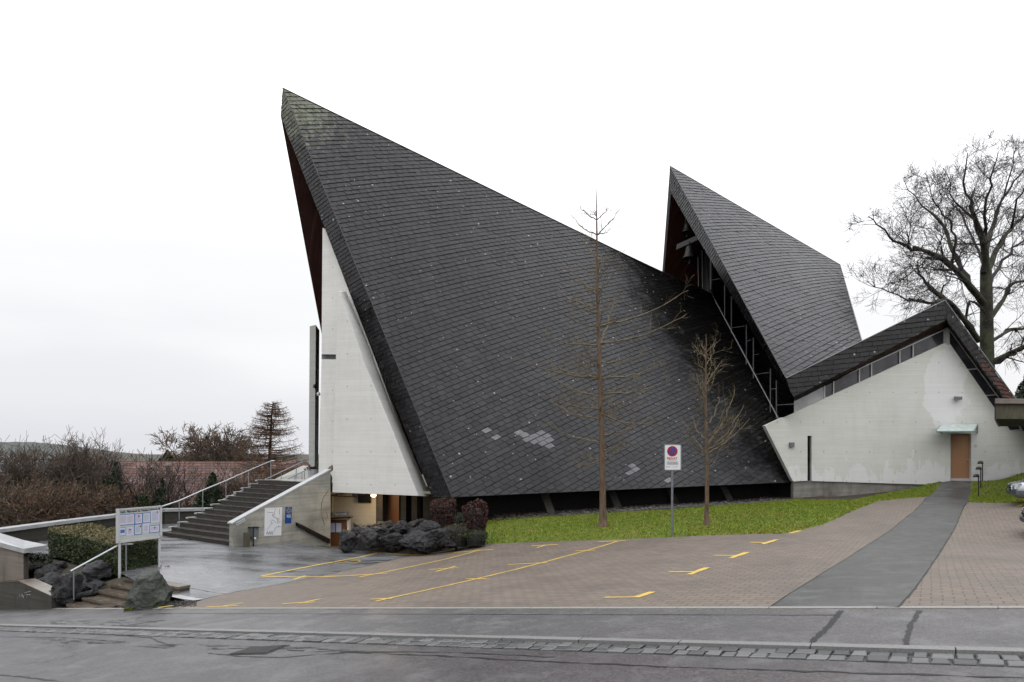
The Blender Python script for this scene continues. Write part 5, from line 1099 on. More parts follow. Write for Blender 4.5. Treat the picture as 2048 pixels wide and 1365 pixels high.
# big wall with cap at the left edge
lwall = thing('capped_wall', 'tall board-marked concrete wall with a pale overhanging cap at the left edge', 'wall', P(20, 1165, 18.5))
a, b = P(-160, 1060, 22.2), P(47, 1098, 19.4); b2 = P(57, 1099, 20.1)
ab = lambda q, z: V((q.x, q.y, z))
m = MB(); zt = P(48, 1098, 19.2).z-.12; slope = .105
z0 = P(-160, 1044, 21.9).z-.13
m.prism([ab(a, -2), ab(b, -2), ab(b, zt), ab(a, z0)], [ab(a, -2)+BD*.5, ab(b2, -2)+V((0, .0, 0)), ab(b2, zt), ab(a, z0)+BD*.5]); m.build('wall_body', MAT['plank_concrete'], lwall)
c0, c1, c2, c3 = P(-160, 1044, 21.9), P(48, 1098, 19.2), P(95, 1096, 20.0), P(-160, 1018, 24.4); c1.z = c2.z = max(c1.z, c2.z)-.0; 
m = MB(); m.prism([c0, c1, c2, P(47, 1080.5, 21.7), c3], [q-V((0, 0, .13)) for q in (c0, c1, c2, P(47, 1080.5, 21.7), c3)]); m.build('cap', MAT['coping'], lwall)
lw2 = thing('low_wall', 'low dirty concrete wall sloping down to the pavement with white scribble', 'wall', P(50, 1220, 17.2))
g1 = kerbpt(103, 1219); g0_ = kerbpt(-120, 1222); dd = (g0_-g1); 
t1 = at(g1, 1193.5); t2 = at(g1+ (g0_-g1)*.27, 0); m_ = g1+(g0_-g1)*.262; t2 = at(m_, 1163.5); t3 = at(g0_, 1176)
m = MB(); A = [g1-V((0, 0, .4)), t1, t2, t3, g0_-V((0, 0, .4))]; m.ext(A, BD*.38); m.build('wall_body', MAT['dark_concrete'], lw2)
A = [t1+V((0, 0, .004)), t2+V((0, 0, .004)), t3+V((0, 0, .004))]; m = MB(); m.prism([A[0]-BD*.01, A[1]-BD*.01, A[1]+BD*.39, A[0]+BD*.39], [q+V((0, 0, .02)) for q in (A[0]-BD*.01, A[1]-BD*.01, A[1]+BD*.39, A[0]+BD*.39)]); m.prism([A[1]-BD*.01, A[2]-BD*.01, A[2]+BD*.39, A[1]+BD*.39], [q+V((0, 0, .02)) for q in (A[1]-BD*.01, A[2]-BD*.01, A[2]+BD*.39, A[1]+BD*.39)]); m.build('wall_top', MAT['step_stone'], lw2)
m = MB(); wx = (g1-g0_).normalized()
def lwp(px, py): k = (px-1024)/F; t = (k*g1.y-g1.x)/(wx.x-k*wx.y); q = g1+wx*t-BD*.012; return at(q, py)
for sq in ([(36, 1197), (40, 1189), (41, 1196), (45, 1188), (45, 1196)], [(45, 1190), (49, 1196)], [(49, 1190), (47, 1196), (53, 1188)], [(53, 1190), (62, 1190)], [(56, 1190), (54, 1196)], [(50, 1186), (63, 1183)]): m.tube([lwp(*p) for p in sq], .006, 4)
m.build('white_scribble', MAT['coping'], lw2)
# notice board
nb = thing('notice_board', 'pale metal notice board on two legs with parish papers behind glass', 'notice board', P(237, 1153, 18.8))
n0, n1 = P(236, 1087, 18.8), P(322, 1082, 20.0); nx = (n1-n0); nx.z = 0; nl = nx.length; nx.normalize(); nn_ = V((nx.y, -nx.x, 0)); zb = n0.z; zt2 = CZ-(1018.5-905)/F*18.8; hN = zt2-zb
def NB(u, v, o=0): return V((n0.x, n0.y, zb))+nx*(u*nl)+V((0, 0, v*hN))+nn_*o
m = MB(); m.prism([NB(0, 0), NB(1, 0), NB(1, 1), NB(0, 1)], [NB(0, 0, -.06), NB(1, 0, -.06), NB(1, 1, -.06), NB(0, 1, -.06)]); m.build('board', MAT['board_back'], nb)
m = MB(); w = .05
for u0, u1, v0, v1 in ((0, 1, 0, .06), (0, 1, .955, 1.0), (-.008, .032, -.002, 1.002), (.966, 1.008, -.002, 1.002)): m.prism([NB(u0, v0, .03), NB(u1, v0, .03), NB(u1, v1, .03), NB(u0, v1, .03)], [NB(u0, v0, -.08), NB(u1, v0, -.08), NB(u1, v1, -.08), NB(u0, v1, -.08)])
m.build('frame', MAT['white_metal'], nb)
for u, dz in ((.045, 1.3), (.97, 1.1)):
    m = MB(); a = NB(u, 0, -.02); m.obb(a-nx*.028-nn_*.02-V((0, 0, dz)), nx*.056, nn_*.04, V((0, 0, dz+.02))); m.build('leg', MAT['white_metal'], nb)
text_mesh('Kath. Pfarramt St. Paulus Dielsdorf', .088, NB(.5, .895, .003), nx, Uz, 'print_black', 'lettering', nb, bold=.0022)
X_ = lambda c: (c-235)/(1690-235); Y_ = lambda c: 1-(c-135)/(1290-135)
rows_ = [(245, 765, 330, 685, 'b'), (775, 1040, 345, 690, 'b'), (1050, 1320, 340, 680, 'b'), (1340, 1660, 265, 700, 'w'), (255, 450, 775, 1030, 's'), (490, 720, 780, 1060, 'w'), (765, 1015, 705, 1060, 'b'), (1060, 1280, 720, 1030, 'w'), (1290, 1650, 810, 1055, 'b')]
for i, (x0, x1, y0, y1, kd) in enumerate(rows_):
    u0, u1, v0, v1 = X_(x0)*.97+.015, X_(x1)*.97+.015, Y_(y1)-.01, Y_(y0)-.01
    m = MB(); e_ = .010 if kd == 'b' else 0
    if kd != 'w': m.prism([NB(u0-.006, v0-.012, .004), NB(u1+.006, v0-.012, .004), NB(u1+.006, v1+.012, .004), NB(u0-.006, v1+.012, .004)], [NB(u0-.006, v0-.012, 0), NB(u1+.006, v0-.012, 0), NB(u1+.006, v1+.012, 0), NB(u0-.006, v1+.012, 0)], 1)
    m.prism([NB(u0+e_, v0+e_, .007), NB(u1-e_, v0+e_, .007), NB(u1-e_, v1-e_, .007), NB(u0+e_, v1-e_, .007)], [NB(u0+e_, v0+e_, .001), NB(u1-e_, v0+e_, .001), NB(u1-e_, v1-e_, .001), NB(u0+e_, v1-e_, .001)], 0)
    if kd == 's': m.poly([NB(u0+.02, v0+.07, .009), NB(u1-.015, v0+.07, .009), NB(u1-.015, v1-.05, .009), NB(u0+.02, v1-.05, .009)], 1)
    else:
        cols = [(u0+.03, (u0+u1)/2-.015), ((u0+u1)/2+.01, u1-.03)] if u1-u0 > .3 else [(u0+.03, u1-.03)]
        for ca, cb in cols:
            v = v1-.06
            while v > v0+.05:
                uu = ca
                while uu < cb-.01: ww = R.uniform(.012, .05); ww = min(ww, cb-uu); m.poly([NB(uu, v, .009), NB(uu+ww*.8, v, .009), NB(uu+ww*.8, v+.009, .009), NB(uu, v+.009, .009)], 3 if (i in (0, 1, 5) and R.random() < .35) else 2); uu += ww
                v -= .026
        if i in (1, 5, 6, 3, 8): cu, cv = (u0+u1)/2+(.05 if i in (3, 6) else 0), v1-.07; m.poly([NB(cu-.014, cv-.02, .011), NB(cu+.014, cv-.02, .011), NB(cu+.014, cv+.025, .011), NB(cu-.014, cv+.025, .011)], 4)
    m.build('paper', [MAT['paper'], MAT['frame_blue'], MAT['print_grey'], MAT['print_red'], MAT['print_black']], nb)
# no-parking sign
sg = hit(1344, 1073); sgn = thing('parking_sign', 'white and grey framed no-parking sign reading PRIVAT on a grey post', 'sign', sg)
Zs = sg.y; 
def SP(x, y, o=0): return P(x, y, Zs-o)
m = MB(); m.tube([sg-V((0, 0, .2)), SP(1344.6, 892)], .035, 12); m.build('post', MAT['galvanised'], sgn)
def rrect(x0, x1, y0, y1, r, o, skew=0):
    pts = []
    for cx, cy, a0 in ((x1-r, y1-r, 0), (x0+r, y1-r, 90), (x0+r, y0+r, 180), (x1-r, y0+r, 270)):
        for k in range(5): a = math.radians(a0+k*22.5); pts.append(SP(cx+r*math.cos(a), cy+r*math.sin(a), o))
    return pts
m = MB(); m.ext(rrect(1328, 1363, 888.5, 941.5, 3, .05), (0, .035, 0)); m.build('frame', MAT['galvanised'], sgn)
m = MB(); m.ext(rrect(1330, 1361, 890.8, 940, 2, .056), (0, .006, 0)); m.build('plate', MAT['paper_white'], sgn)
def disc(x, y, r, o, mat, name):
    c = SP(x, y, o); m = MB(); pts = [c+V((math.cos(a)*r, 0, math.sin(a)*r)) for a in [i*math.pi/18 for i in range(36)]]; m.ext(pts, (0, .004, 0)); m.build(name, MAT[mat], sgn)
disc(1344.8, 903, .158, .061, 'sign_red', 'red_ring'); disc(1344.8, 903, .105, .066, 'sign_nopark_blue', 'blue_disc')
c = SP(1344.8, 903, .071); d = V((.707, 0, -.707)); e_ = V((.707, 0, .707)); m = MB(); m.ext([c-d*.112-e_*.021, c+d*.112-e_*.021, c+d*.112+e_*.021, c-d*.112+e_*.021], (0, .004, 0)); m.build('red_bar', MAT['sign_red'], sgn)
text_mesh('PRIVAT', .098, SP(1344.6, 917.6, .06), (1, 0, 0), Uz, 'print_red', 'lettering', sgn, bold=.003)
m = MB(); m.ext([SP(1336.5, 921, .06), SP(1352.5, 921, .06), SP(1352.5, 920.5, .06), SP(1336.5, 920.5, .06)], (0, .003, 0)); m.build('underline', MAT['print_red'], sgn)
m = MB()
for i in range(5):
    x = 1333.5+(i % 2)*1
    while x < 1355.5-(i % 2): w = R.uniform(1, 3); m.ext([SP(x, 924.4+i*1.35, .06), SP(x+w*.8, 924.4+i*1.35, .06), SP(x+w*.8, 923.7+i*1.35, .06), SP(x, 923.7+i*1.35, .06)], (0, .003, 0)); x += w
m.ext([SP(1332, 934.6, .06), SP(1334, 934.6, .06), SP(1334, 933.2, .06), SP(1332, 933.2, .06)], (0, .003, 0)); m.ext([SP(1334.6, 934.4, .06), SP(1341, 934.4, .06), SP(1341, 933.6, .06), SP(1334.6, 933.6, .06)], (0, .003, 0)); m.ext([SP(1346, 934.6, .06), SP(1355, 934.2, .06), SP(1355, 933.6, .06), SP(1346, 934, .06)], (0, .003, 0))
m.build('small_print', MAT['print_grey'], sgn)
# bollard lamps
first_b = None
for (bx, by, Z, ty), lb in zip(((1957, 994, 27, 949), (1961.5, 976, 29, 937.8), (1965, 963, 30.4, 928.5)), ('nearest of the three black lamps along the path, lowest in view', 'middle one of the three black path lamps', 'farthest of the three black path lamps, closest to the white wall')):
    q = P(bx, by, Z); q.z = G(q.x, q.y)
    if first_b is None:
        h = CZ-(ty-905)/F*Z-q.z; bl = thing('bollard_lamp', lb, 'lamp', q, 'lamps beside the path'); m = MB(); m.tube([q-V((0, 0, .1)), q+V((0, 0, h))], .022, 8); m.build('post', MAT['black_metal'], bl)
        m = MB(); c = q+V((-.09, 0, h-.12)); n = 16; vs = []
        for j in range(7):
            a = math.pi/2*j/6
            for k_ in range(n): b = 2*math.pi*k_/n; vs.append(c+V((math.cos(b)*.125*math.cos(a)*(1.0), math.sin(b)*.1*math.cos(a), math.sin(a)*.135)))
        m.add(vs, [(j*n+k_, j*n+(k_+1) % n, (j+1)*n+(k_+1) % n, (j+1)*n+k_) for j in range(6) for k_ in range(n)]+[tuple(range(n-1, -1, -1))]); m.build('lamp_hood', MAT['black_metal'], bl, smooth=True); first_b = bl
    else:
        c = copytree(first_b); c.location = q; c['label'] = lb
# plaza boundary wall with bench-like coping
bwl = thing('plaza_wall', 'long low plaza wall with pale concrete coping running left from the stairs', 'wall', P(170, 1070, 28))
pts = [P(-150, 1072, 23.2), P(0, 1055, 24.6), P(150, 1036, 28), P(325, 1016, 32), P(430, 1013.5, 33.4)]; zc = sum(p.z for p in pts[1:4])/3
for mt, nm, dz0, dz1, wi, sh_ in (('coping', 'coping', .0, -.13, .52, 0), ('dark_concrete', 'wall_body', -.13, -1.3, .22, .12)):
    m = MB()
    L = [P(x, y, Z) for x, y, Z in ((-150, 1076, 23.0), (0, 1059, 24.6), (150, 1039.5, 27.8), (330, 1018.5, 31.8), (430, 1016.5, 33.2))]
    for a, b in zip(L, L[1:]):
        d = V(((b-a).x, (b-a).y, 0)).normalized(); nrm = V((-d.y, d.x, 0)); a_ = a+nrm*sh_; b_ = b+nrm*sh_; up0, up1 = V((0, 0, dz0)), V((0, 0, dz1))
        m.prism([a_+up1, b_+up1, b_+up0, a_+up0], [q+nrm*wi for q in (a_+up1, b_+up1, b_+up0, a_+up0)])
    m.build(nm, MAT[mt], bwl)
# carport roof
cp_ = thing('carport', 'stained concrete and timber carport roof edge jutting in at the right edge', 'carport', P(2300, 1000, 22))
a = P(1991, 838, 22.2); xr = V((9, .6, 0)); bkv = V((4.75, 6.5, 0)); m = MB(); m.obb(a+V((.05, .03, 0)), xr, bkv, (0, 0, .50)); m.build('roof_panel', MAT['weathered_timber'], cp_)
m = MB(); a2 = P(1989, 807.5, 22.1); m.obb(a2-V((.0, .02, 0)), xr*1.01, bkv, (0, 0, .165)); m.build('roof_edge', MAT['plank_concrete'], cp_)
m = MB(); m.obb(a+V((-.02, .02, -.02)), (.07, .01, 0), bkv, (0, 0, .5)); m.build('end_board', MAT['dark_brown_metal'], cp_)
for dx_, dy_ in ((6.5, 1.2), (10.2, 5.8)):
    m = MB(); b = a+V((dx_, dy_, 0)); m.tube([V((b.x, b.y, G(b.x, b.y)-.3)), b], .08, 10); m.build('column', MAT['galvanised'], cp_)
# ------------------------------------------------------------------ cars
def car(loc, heading, label):
    t = thing('parked_car', label, 'car', (0, 0, 0), 'silver cars parked at the right edge')
    st = [  # x from nose, half width, z bottom, z belt front shape
        (0.00, .50, .40, .62), (.05, .66, .30, .66), (.16, .76, .24, .70), (.35, .83, .21, .76), (.7, .87, .2, .84), (1.15, .88, .2, .90), (1.5, .88, .2, .95), (2.4, .89, .2, .97), (3.3, .89, .2, .99), (4.0, .86, .22, 1.0), (4.35, .80, .27, .98), (4.5, .62, .34, .85)]
    m = MB(); n = 0; rings = []
    for x, hw, zb_, zt_ in st:
        r = []
        for u, v in ((-.55, 0), (-.93, .06), (-1, .28), (-1.0, .55), (-.975, .78), (-.90, .93), (-.62, 1.0), (0, 1.02), (.62, 1.0), (.90, .93), (.975, .78), (1.0, .55), (1, .28), (.93, .06), (.55, 0)): r.append(V((x, u*hw, zb_+(zt_-zb_)*v)))
        rings.append(r)
    k_ = len(rings[0]); m.add([p for r in rings for p in r], [(i*k_+j, i*k_+(j+1) % k_, (i+1)*k_+(j+1) % k_, (i+1)*k_+j) for i in range(len(rings)-1) for j in range(k_)]+[tuple(range(k_)), tuple(range(len(rings)*k_-1, (len(rings)-1)*k_-1, -1))])
    body = m.build('body', MAT['car_paint'], t, smooth=True)
    m = MB(); gh = [(1.35, .80, .94), (2.05, .66, 1.38), (2.6, .64, 1.44), (3.5, .62, 1.43), (4.2, .66, 1.2), (4.42, .74, .97)]; vs = []
    for x, hw, z in gh: vs += [V((x, -hw-.06*(1.44-z), .9)) if 0 else V((x, -hw, z)), V((x, hw, z))]
    bs = [V((x, s*.82, .93)) for x in (1.35, 2.05, 2.6, 3.5, 4.2, 4.42) for s in (-1, 1)]
    m.add(vs+bs, [(2*i, 2*i+1, 2*i+3, 2*i+2) for i in range(5)]+[(2*i, 2*i+2, 12+2*i+2, 12+2*i) for i in range(5)]+[(2*i+1, 12+2*i+1, 12+2*i+3, 2*i+3) for i in range(5)]); m.build('windows', MAT['window_glass'], t)
    m = MB(); m.poly([vs[2]+V((0, 0, .012)), vs[3]+V((0, 0, .012)), vs[5]+V((0, 0, .012)), vs[4]+V((0, 0, .012))]); m.poly([vs[4]+V((0, 0, .012)), vs[5]+V((0, 0, .012)), vs[7]+V((0, 0, .012)), vs[6]+V((0, 0, .012))]); m.build('roof', MAT['car_paint'], t)
    for x in (.82, 3.55):
        for s in (-1, 1):
            m = MB(); m.lathe([(0, 0), (.2, 0), (.29, .0), (.32, .04), (.32, .16), (.29, .2), (0, .2)], V((x, s*.9-(.2 if s > 0 else 0), .31)), 24, V((0, 1, 0))); w_ = m.build('wheel', MAT['rubber'], t)
            m = MB(); m.lathe([(0, 0), (.12, .0), (.2, .012), (.2, .02)], V((x, s*.9+(.004 if s > 0 else -.012), .31)), 16, V((0, 1, 0))); m.build('rim', MAT['steel'], w_)
    for s in (-1, 1): m = MB(); m.prism([V((.07, s*.46, .50)), V((.08, s*.46, .66)), V((.24, s*.74, .70)), V((.15, s*.75, .52))], [V((.0, s*.44, .50)), V((.015, s*.44, .655)), V((.19, s*.785, .70)), V((.09, s*.78, .52))]); m.build('headlight', MAT['lens'], t)
    m = MB(); m.prism([V((-.012, -.33, .49)), V((-.012, .33, .49)), V((.03, .36, .665)), V((.03, -.36, .665))], [V((.06, -.33, .49)), V((.06, .33, .49)), V((.08, .36, .665)), V((.08, -.36, .665))]); m.build('grille', MAT['black_metal'], t)
    m = MB(); q = [(.34, -.875), (.09, -.76), (-.045, -.52), (-.07, 0), (-.045, .52), (.09, .76), (.34, .875)]
    for a, b in zip(q, q[1:]): m.prism([V((*a, .36)), V((*b, .36)), V((*b, .46)), V((*a, .46))], [V((a[0]+.08, a[1]*.9, .36)), V((b[0]+.08, b[1]*.9, .36)), V((b[0]+.08, b[1]*.9, .46)), V((a[0]+.08, a[1]*.9, .46))])
    m.build('bumper', MAT['bumper_strip'], t)
    t.location = loc; t.rotation_euler = (0, 0, heading); return t
q = P(2020, 1012, 21.6); hd_ = math.atan2(-AD.y, -AD.x)
slopez = lambda t, q: setattr(t, 'location', V((q.x, q.y, G(q.x, q.y)))) 
c1_ = car(q, hd_, 'silver car nosing in at the right edge in front of the grass bank'); slopez(c1_, q+V((0, 0, 0)))
c1_.rotation_euler = (0, -.03, hd_)
c2_ = copytree(c1_); c2_['label'] = 'silver car with only its nose tip showing, nearer and lower at the right edge'; q2 = P(2049, 1064, 17.2); slopez(c2_, q2)
# ------------------------------------------------------------------ trees
def limb(m, pts, r0, r1, n=6):
    k = len(pts); m.tube(pts, [r0+(r1-r0)*(i/(k-1))**.8 for i in range(k)], n, cap=False)
def smooth_pts(pts, sub=3):
    out = []
    for i in range(len(pts)-1):
        p0, p1, p2, p3 = pts[max(0, i-1)], pts[i], pts[i+1], pts[min(len(pts)-1, i+2)]
        for k in range(sub):
            t = k/sub; out.append(.5*((2*p1)+(-p0+p2)*t+(2*p0-5*p1+4*p2-p3)*t*t+(-p0+3*p1-3*p2+p3)*t**3))
    out.append(pts[-1]); return out
def grow(m, p, d, L, r, lvl, rr, trop=V((0, 0, .15)), spread=.75, kids=(5, 5, 4), wig=.16, ratio=.55, minr=.004, nseg=5):
    pts = [p]; dd = d.normalized(); n = nseg if lvl > 0 else 3
    for i in range(n):
        dd = (dd+V((rr.gauss(0, wig), rr.gauss(0, wig), rr.gauss(0, wig)))+trop*(1/n)).normalized(); pts.append(pts[-1]+dd*(L/n))
    m.tube(pts, [max(minr, r*(1-.75*i/n)) for i in range(n+1)], 5 if lvl > 1 else 3, cap=False)
    if lvl <= 0: return
    for k in range(kids[min(lvl, len(kids))-1]):
        t = rr.uniform(.2, 1); i = min(n-1, int(t*n)); q = pts[i].lerp(pts[i+1], t*n-i); base = (pts[i+1]-pts[i]).normalized()
        a = base.orthogonal().normalized(); a.rotate(Matrix.Rotation(rr.uniform(0, 6.283), 3, base)); nd = (base*(1-spread*.5)+a*spread).normalized()
        grow(m, q, nd, L*ratio*rr.uniform(.7, 1.2), max(minr, r*.5*(1-.4*t)), lvl-1, rr, trop, spread, kids, wig, ratio, minr, nseg)
# big bare tree behind the annex
ZT = 46.0; rr = random.Random(77)
big = thing('bare_tree', 'huge bare mossy tree spreading behind the annex roof at the right', 'tree', V((P(1978, 905, ZT).x, ZT, terr(P(1978, 905, ZT).x, ZT))))
cc = lambda x, y, z=0: P(1700+(x if x > 300 else 300-(300-x)*.97)/2.575, 270+(y if y > 500 else 500-(500-y)*.93)/2.575, ZT+z)
tr = smooth_pts([V((big.location.x, ZT, big.location.z-.3)), cc(712, 1350), cc(706, 1150), cc(703, 900), cc(700, 700)]); m = MB(); limb(m, tr, .52, .34, 12); m.build('trunk', MAT['bark_moss'], big, smooth=True)
limbs = [([(700, 720), (690, 560), (640, 420), (600, 280), (600, 60)], .34, .03, (0, -1, -2, -2.5, -3)), ([(698, 880), (600, 760), (480, 640), (330, 580), (200, 520), (90, 410)], .30, .03, (0, -1, -2.5, -4, -5, -6)), ([(610, 770), (530, 600), (470, 450), (350, 330), (270, 210)], .2, .02, (-1, 0, 1, 2, 2)),
 ([(660, 1060), (560, 920), (440, 810), (370, 740), (345, 660)], .26, .05, (0, -2, -3, -4, -4)), ([(570, 930), (500, 850), (400, 870), (200, 810), (80, 760)], .14, .02, (-2, -3, -4, -5, -6)), ([(720, 950), (790, 850), (830, 770), (940, 740), (1100, 640)], .2, .05, (0, 1, 1, 2, 2)),
 ([(700, 720), (760, 580), (830, 480), (920, 380), (1050, 200)], .24, .03, (0, 1, 2, 3, 4)), ([(690, 640), (740, 450), (800, 260), (860, 20)], .22, .02, (0, 2, 2, 1)), ([(716, 1180), (820, 1130), (900, 1090), (1080, 1000), (1300, 960)], .27, .1, (0, -1, -2, -3, -4)), ([(722, 1070), (820, 1010), (900, 1000), (1080, 990), (1250, 900)], .16, .03, (0, 1, 1, 2, 2)),
 ([(640, 430), (540, 330), (490, 150)], .12, .02, (-1, -1, -2)), ([(520, 660), (545, 560), (505, 430), (430, 340), (400, 180)], .14, .02, (-2, -3, -3, -4, -4)), ([(600, 1060), (600, 900), (640, 860), (690, 930)], .12, .08, (0, -.5, -.5, 0)), ([(700, 830), (790, 640), (900, 540), (1080, 420)], .2, .03, (0, 3, 4, 5)), ([(700, 700), (640, 560), (560, 380), (500, 300)], .16, .03, (0, 4, 6, 7)),
 ([(480, 860), (480, 790), (520, 730), (515, 650)], .09, .02, (-2, -3, -3, -3)), ([(470, 640), (400, 640), (260, 750), (180, 765)], .10, .02, (-2, -4, -5, -5)), ([(700, 560), (700, 360), (740, 160), (760, 60)], .16, .02, (0, -2, -3, -3)), ([(800, 300), (900, 140), (980, 40)], .1, .02, (2, 2, 2)), ([(830, 480), (860, 330), (960, 180), (1000, 60)], .12, .02, (2, 0, 0, 0)), ([(900, 1090), (980, 1130), (1050, 1200)], .1, .02, (-2, -2, -2))]
crown = MB(); rng = random.Random(5)
for li, (pl, r0, r1, dz) in enumerate(limbs):
    pts = smooth_pts([cc(x, y, z) for (x, y), z in zip(pl, dz)], 4)
    pts = [p+V((rng.gauss(0, .06), rng.gauss(0, .06), rng.gauss(0, .06)))*min(1, i) for i, p in enumerate(pts)]
    r0 *= .78; limb(crown, pts, r0, r1*.8, 8); N = len(pts); tot = sum((pts[i+1]-pts[i]).length for i in range(N-1))
    for k in range(int(tot*2.0)):
        t = rng.uniform(.14, 1)**.8; i = min(N-2, int(t*(N-1))); base = (pts[i+1]-pts[i]).normalized(); a = base.orthogonal().normalized(); a.rotate(Matrix.Rotation(rng.uniform(0, 6.283), 3, base))
        nd = (base*.55+a*.8).normalized(); L = rng.uniform(1.3, 3.2)*(1.1-.55*t); low = pts[i].z < cc(0, 900).z
        grow(crown, pts[i], nd, L, max(.02, (r0+(r1-r0)*t)*.33), 2, rng, V((0, 0, -.5 if low or rng.random() < .3 else .3)), .70, (7, 6), .15, .56, .0075, 5)
crown.build('crown', MAT['twig_dark'], big)
m = MB()
for (pl, r0, r1, dz) in limbs[:10]:
    pts = smooth_pts([cc(x, y, z) for (x, y), z in zip(pl, dz)], 4); limb(m, [p+V((0, -.012, .012)) for p in pts[:int(len(pts)*.65)]], r0*.78*1.03, (r0*.78+(r1*.8-r0*.78)*.65)*1.04, 8)
m.build('main_limbs', MAT['bark_moss'], big, smooth=True)
dc = thing('dark_conifer', 'dark conifer top just showing at the right edge above the carport', 'tree', P(2074, 900, 52)); m = MB(); rr2 = random.Random(4)
base = P(2074, 900, 52); leafcloud(m, lambda r: (lambda t, a: base+V((math.cos(a)*3.2*(1-t)*r.uniform(.6, 1), math.sin(a)*3.2*(1-t), t*7.5)))(r.random(), r.uniform(0, 6.28)), 5000, .16, rr2); m.build('crown', MAT['evergreen_leaf'], dc)
m = MB(); m.tube([base-V((0, 0, 4)), base+V((0, 0, 7))], [.3, .04], 6); m.build('trunk', MAT['bark'], dc)
# young trees on the lawn
def young(name, label, base, top, Z, r0, branches, seed, twmat='twig_light', extra=0, dens=1.0):
    b = hit(*base); Z = b.y; t = thing(name, label, 'tree', b, 'young bare trees on the lawn'); rr = random.Random(seed)
    N = 22; pts = []
    for i in range(N+1):
        f = i/N; x = base[0]+(top[0]-base[0])*f+(math.sin(f*7)*1.2 if 0 < f < 1 else 0); y = base[1]+(top[1]-base[1])*f; p = P(x, y, Z); pts.append(p)
    pts[0] = b-V((0, 0, .1)); H = pts[-1].z-b.z
    rad = [r0*(1.35 if i == 0 else 1.0)*(1-i/N)**.85+.008 for i in range(N+1)]
    m = MB(); m.tube(pts, rad, 10, cap=False); m.lathe([(r0*2.1, -.08), (r0*1.55, .05), (r0*1.25, .2), (r0*1.05, .5)], b, 10); m.build('trunk', MAT['bark'], t, smooth=True)
    m = MB(); hp = lambda y: pts[0].lerp(pts[-1], max(0, min(1, (base[1]-y)/(base[1]-top[1]))))
    for (y0, x1, y1, dz) in branches:
        a = P(base[0]+(top[0]-base[0])*(base[1]-y0)/(base[1]-top[1]), y0, Z); e = P(x1, y1, Z+dz); L = (e-a).length; mid = a.lerp(e, .5)+V((rr.gauss(0, .03)*L, rr.gauss(0, .05)*L, -.07*L)); q1 = a.lerp(mid, .5)+V((0, 0, -.01*L))
        pp = smooth_pts([a, q1, mid, mid.lerp(e, .55)+V((0, 0, -.02*L)), e], 3); rb = min(.036, .009+.0095*L); pp = [p+V((rr.gauss(0, .018), rr.gauss(0, .02), rr.gauss(0, .018)))*min(1, i*.5) for i, p in enumerate(pp)]
        m.tube(pp, [rb*(1-.8*i/(len(pp)-1))+.003 for i in range(len(pp))], 5, cap=False)
        for k in range(int(min(L, 2.2)*5*dens)+2):
            i = min(len(pp)-2, int(2+(len(pp)-3)*rr.random()**1.15)); base_d = (pp[i+1]-pp[i]).normalized(); s = base_d.orthogonal().normalized(); s.rotate(Matrix.Rotation(rr.uniform(0, 6.28), 3, base_d)); s = (s*.8+base_d*.6+V((0, 0, .25))).normalized()
            grow(m, pp[i], s, rr.uniform(.18, .62)*(1+.1*L), .0075, 1, rr, V((0, 0, .3)), .7, (3,), .2, .5, .0035, 3)
    for k in range(extra):
        f = rr.uniform(.28, .93); p = hp(base[1]+(top[1]-base[1])*f); a = rr.uniform(0, 6.28); L = (1.9*(1-f)+.35)*rr.uniform(.5, 1.1)
        grow(m, p, V((math.cos(a), math.sin(a), .25)), L, .014, 2, rr, V((0, 0, .4)), .6, (4, 5), .14, .45, .0035, 5)
    m.build('crown', MAT[twmat], t); return t
B1_ = [(440, 1157, 407, -.6), (440, 1220, 412, .5), (470, 1141, 425, .8), (470, 1242, 418, -.5), (470, 1222, 455, .7), (520, 1160, 470, .5), (522, 1240, 505, -.5), (548, 1205, 520, .8), (585, 1246, 525, -.6), (585, 1140, 540, .7), (590, 1160, 560, -.9), (618, 1110, 575, .9), (625, 1130, 600, -1), (653, 1375, 580, .8), (655, 1120, 622, -1.0), (688, 1372, 630, -.7), (690, 1085, 662, .9), (690, 1230, 590, 1.5),
 (724, 1292, 702, .9), (730, 1165, 690, -1.4), (755, 1011, 706, -.6), (757, 1328, 725, .5), (760, 1090, 720, 1.4), (786, 1270, 758, -1), (788, 1340, 756, .9), (795, 1095, 745, .7), (818, 1092, 790, -.8), (828, 1310, 845, 1.2), (830, 1245, 800, -1.4), (838, 1100, 800, 1.4), (885, 1100, 848, .5), (870, 1300, 838, -.7), (880, 1240, 905, .6), (918, 1150, 930, -.4), (920, 1160, 905, .6), (918, 1233, 905, .4), (900, 1255, 880, -.9)]
young('young_tree', 'taller bare young tree with tiered branches on the lawn, left of the parking sign', (1206, 1053), (1192, 372), 24, .118, B1_, 3, 'twig_light', 34, .85)
B2_ = [(905, 1367, 842, .3), (908, 1362, 870, -.5), (905, 1488, 812, .4), (908, 1500, 838, -.3), (900, 1478, 835, .9), (900, 1455, 800, -.7), (890, 1470, 780, .6), (880, 1385, 830, .9), (850, 1440, 790, .7), (840, 1395, 760, -.6), (800, 1392, 745, .6), (790, 1432, 745, -.5), (770, 1445, 720, .5), (745, 1393, 705, -.3), (730, 1430, 690, .5), (715, 1388, 690, .3), (705, 1432, 680, -.3), (780, 1408, 700, .2), (830, 1402, 730, .3), (760, 1420, 690, .2)]
young('young_tree', 'smaller bare young tree with a forked low crown, right of the parking sign', (1413, 1051), (1412, 668), 22, .070, B2_, 8, 'twig_light', 7, .7)
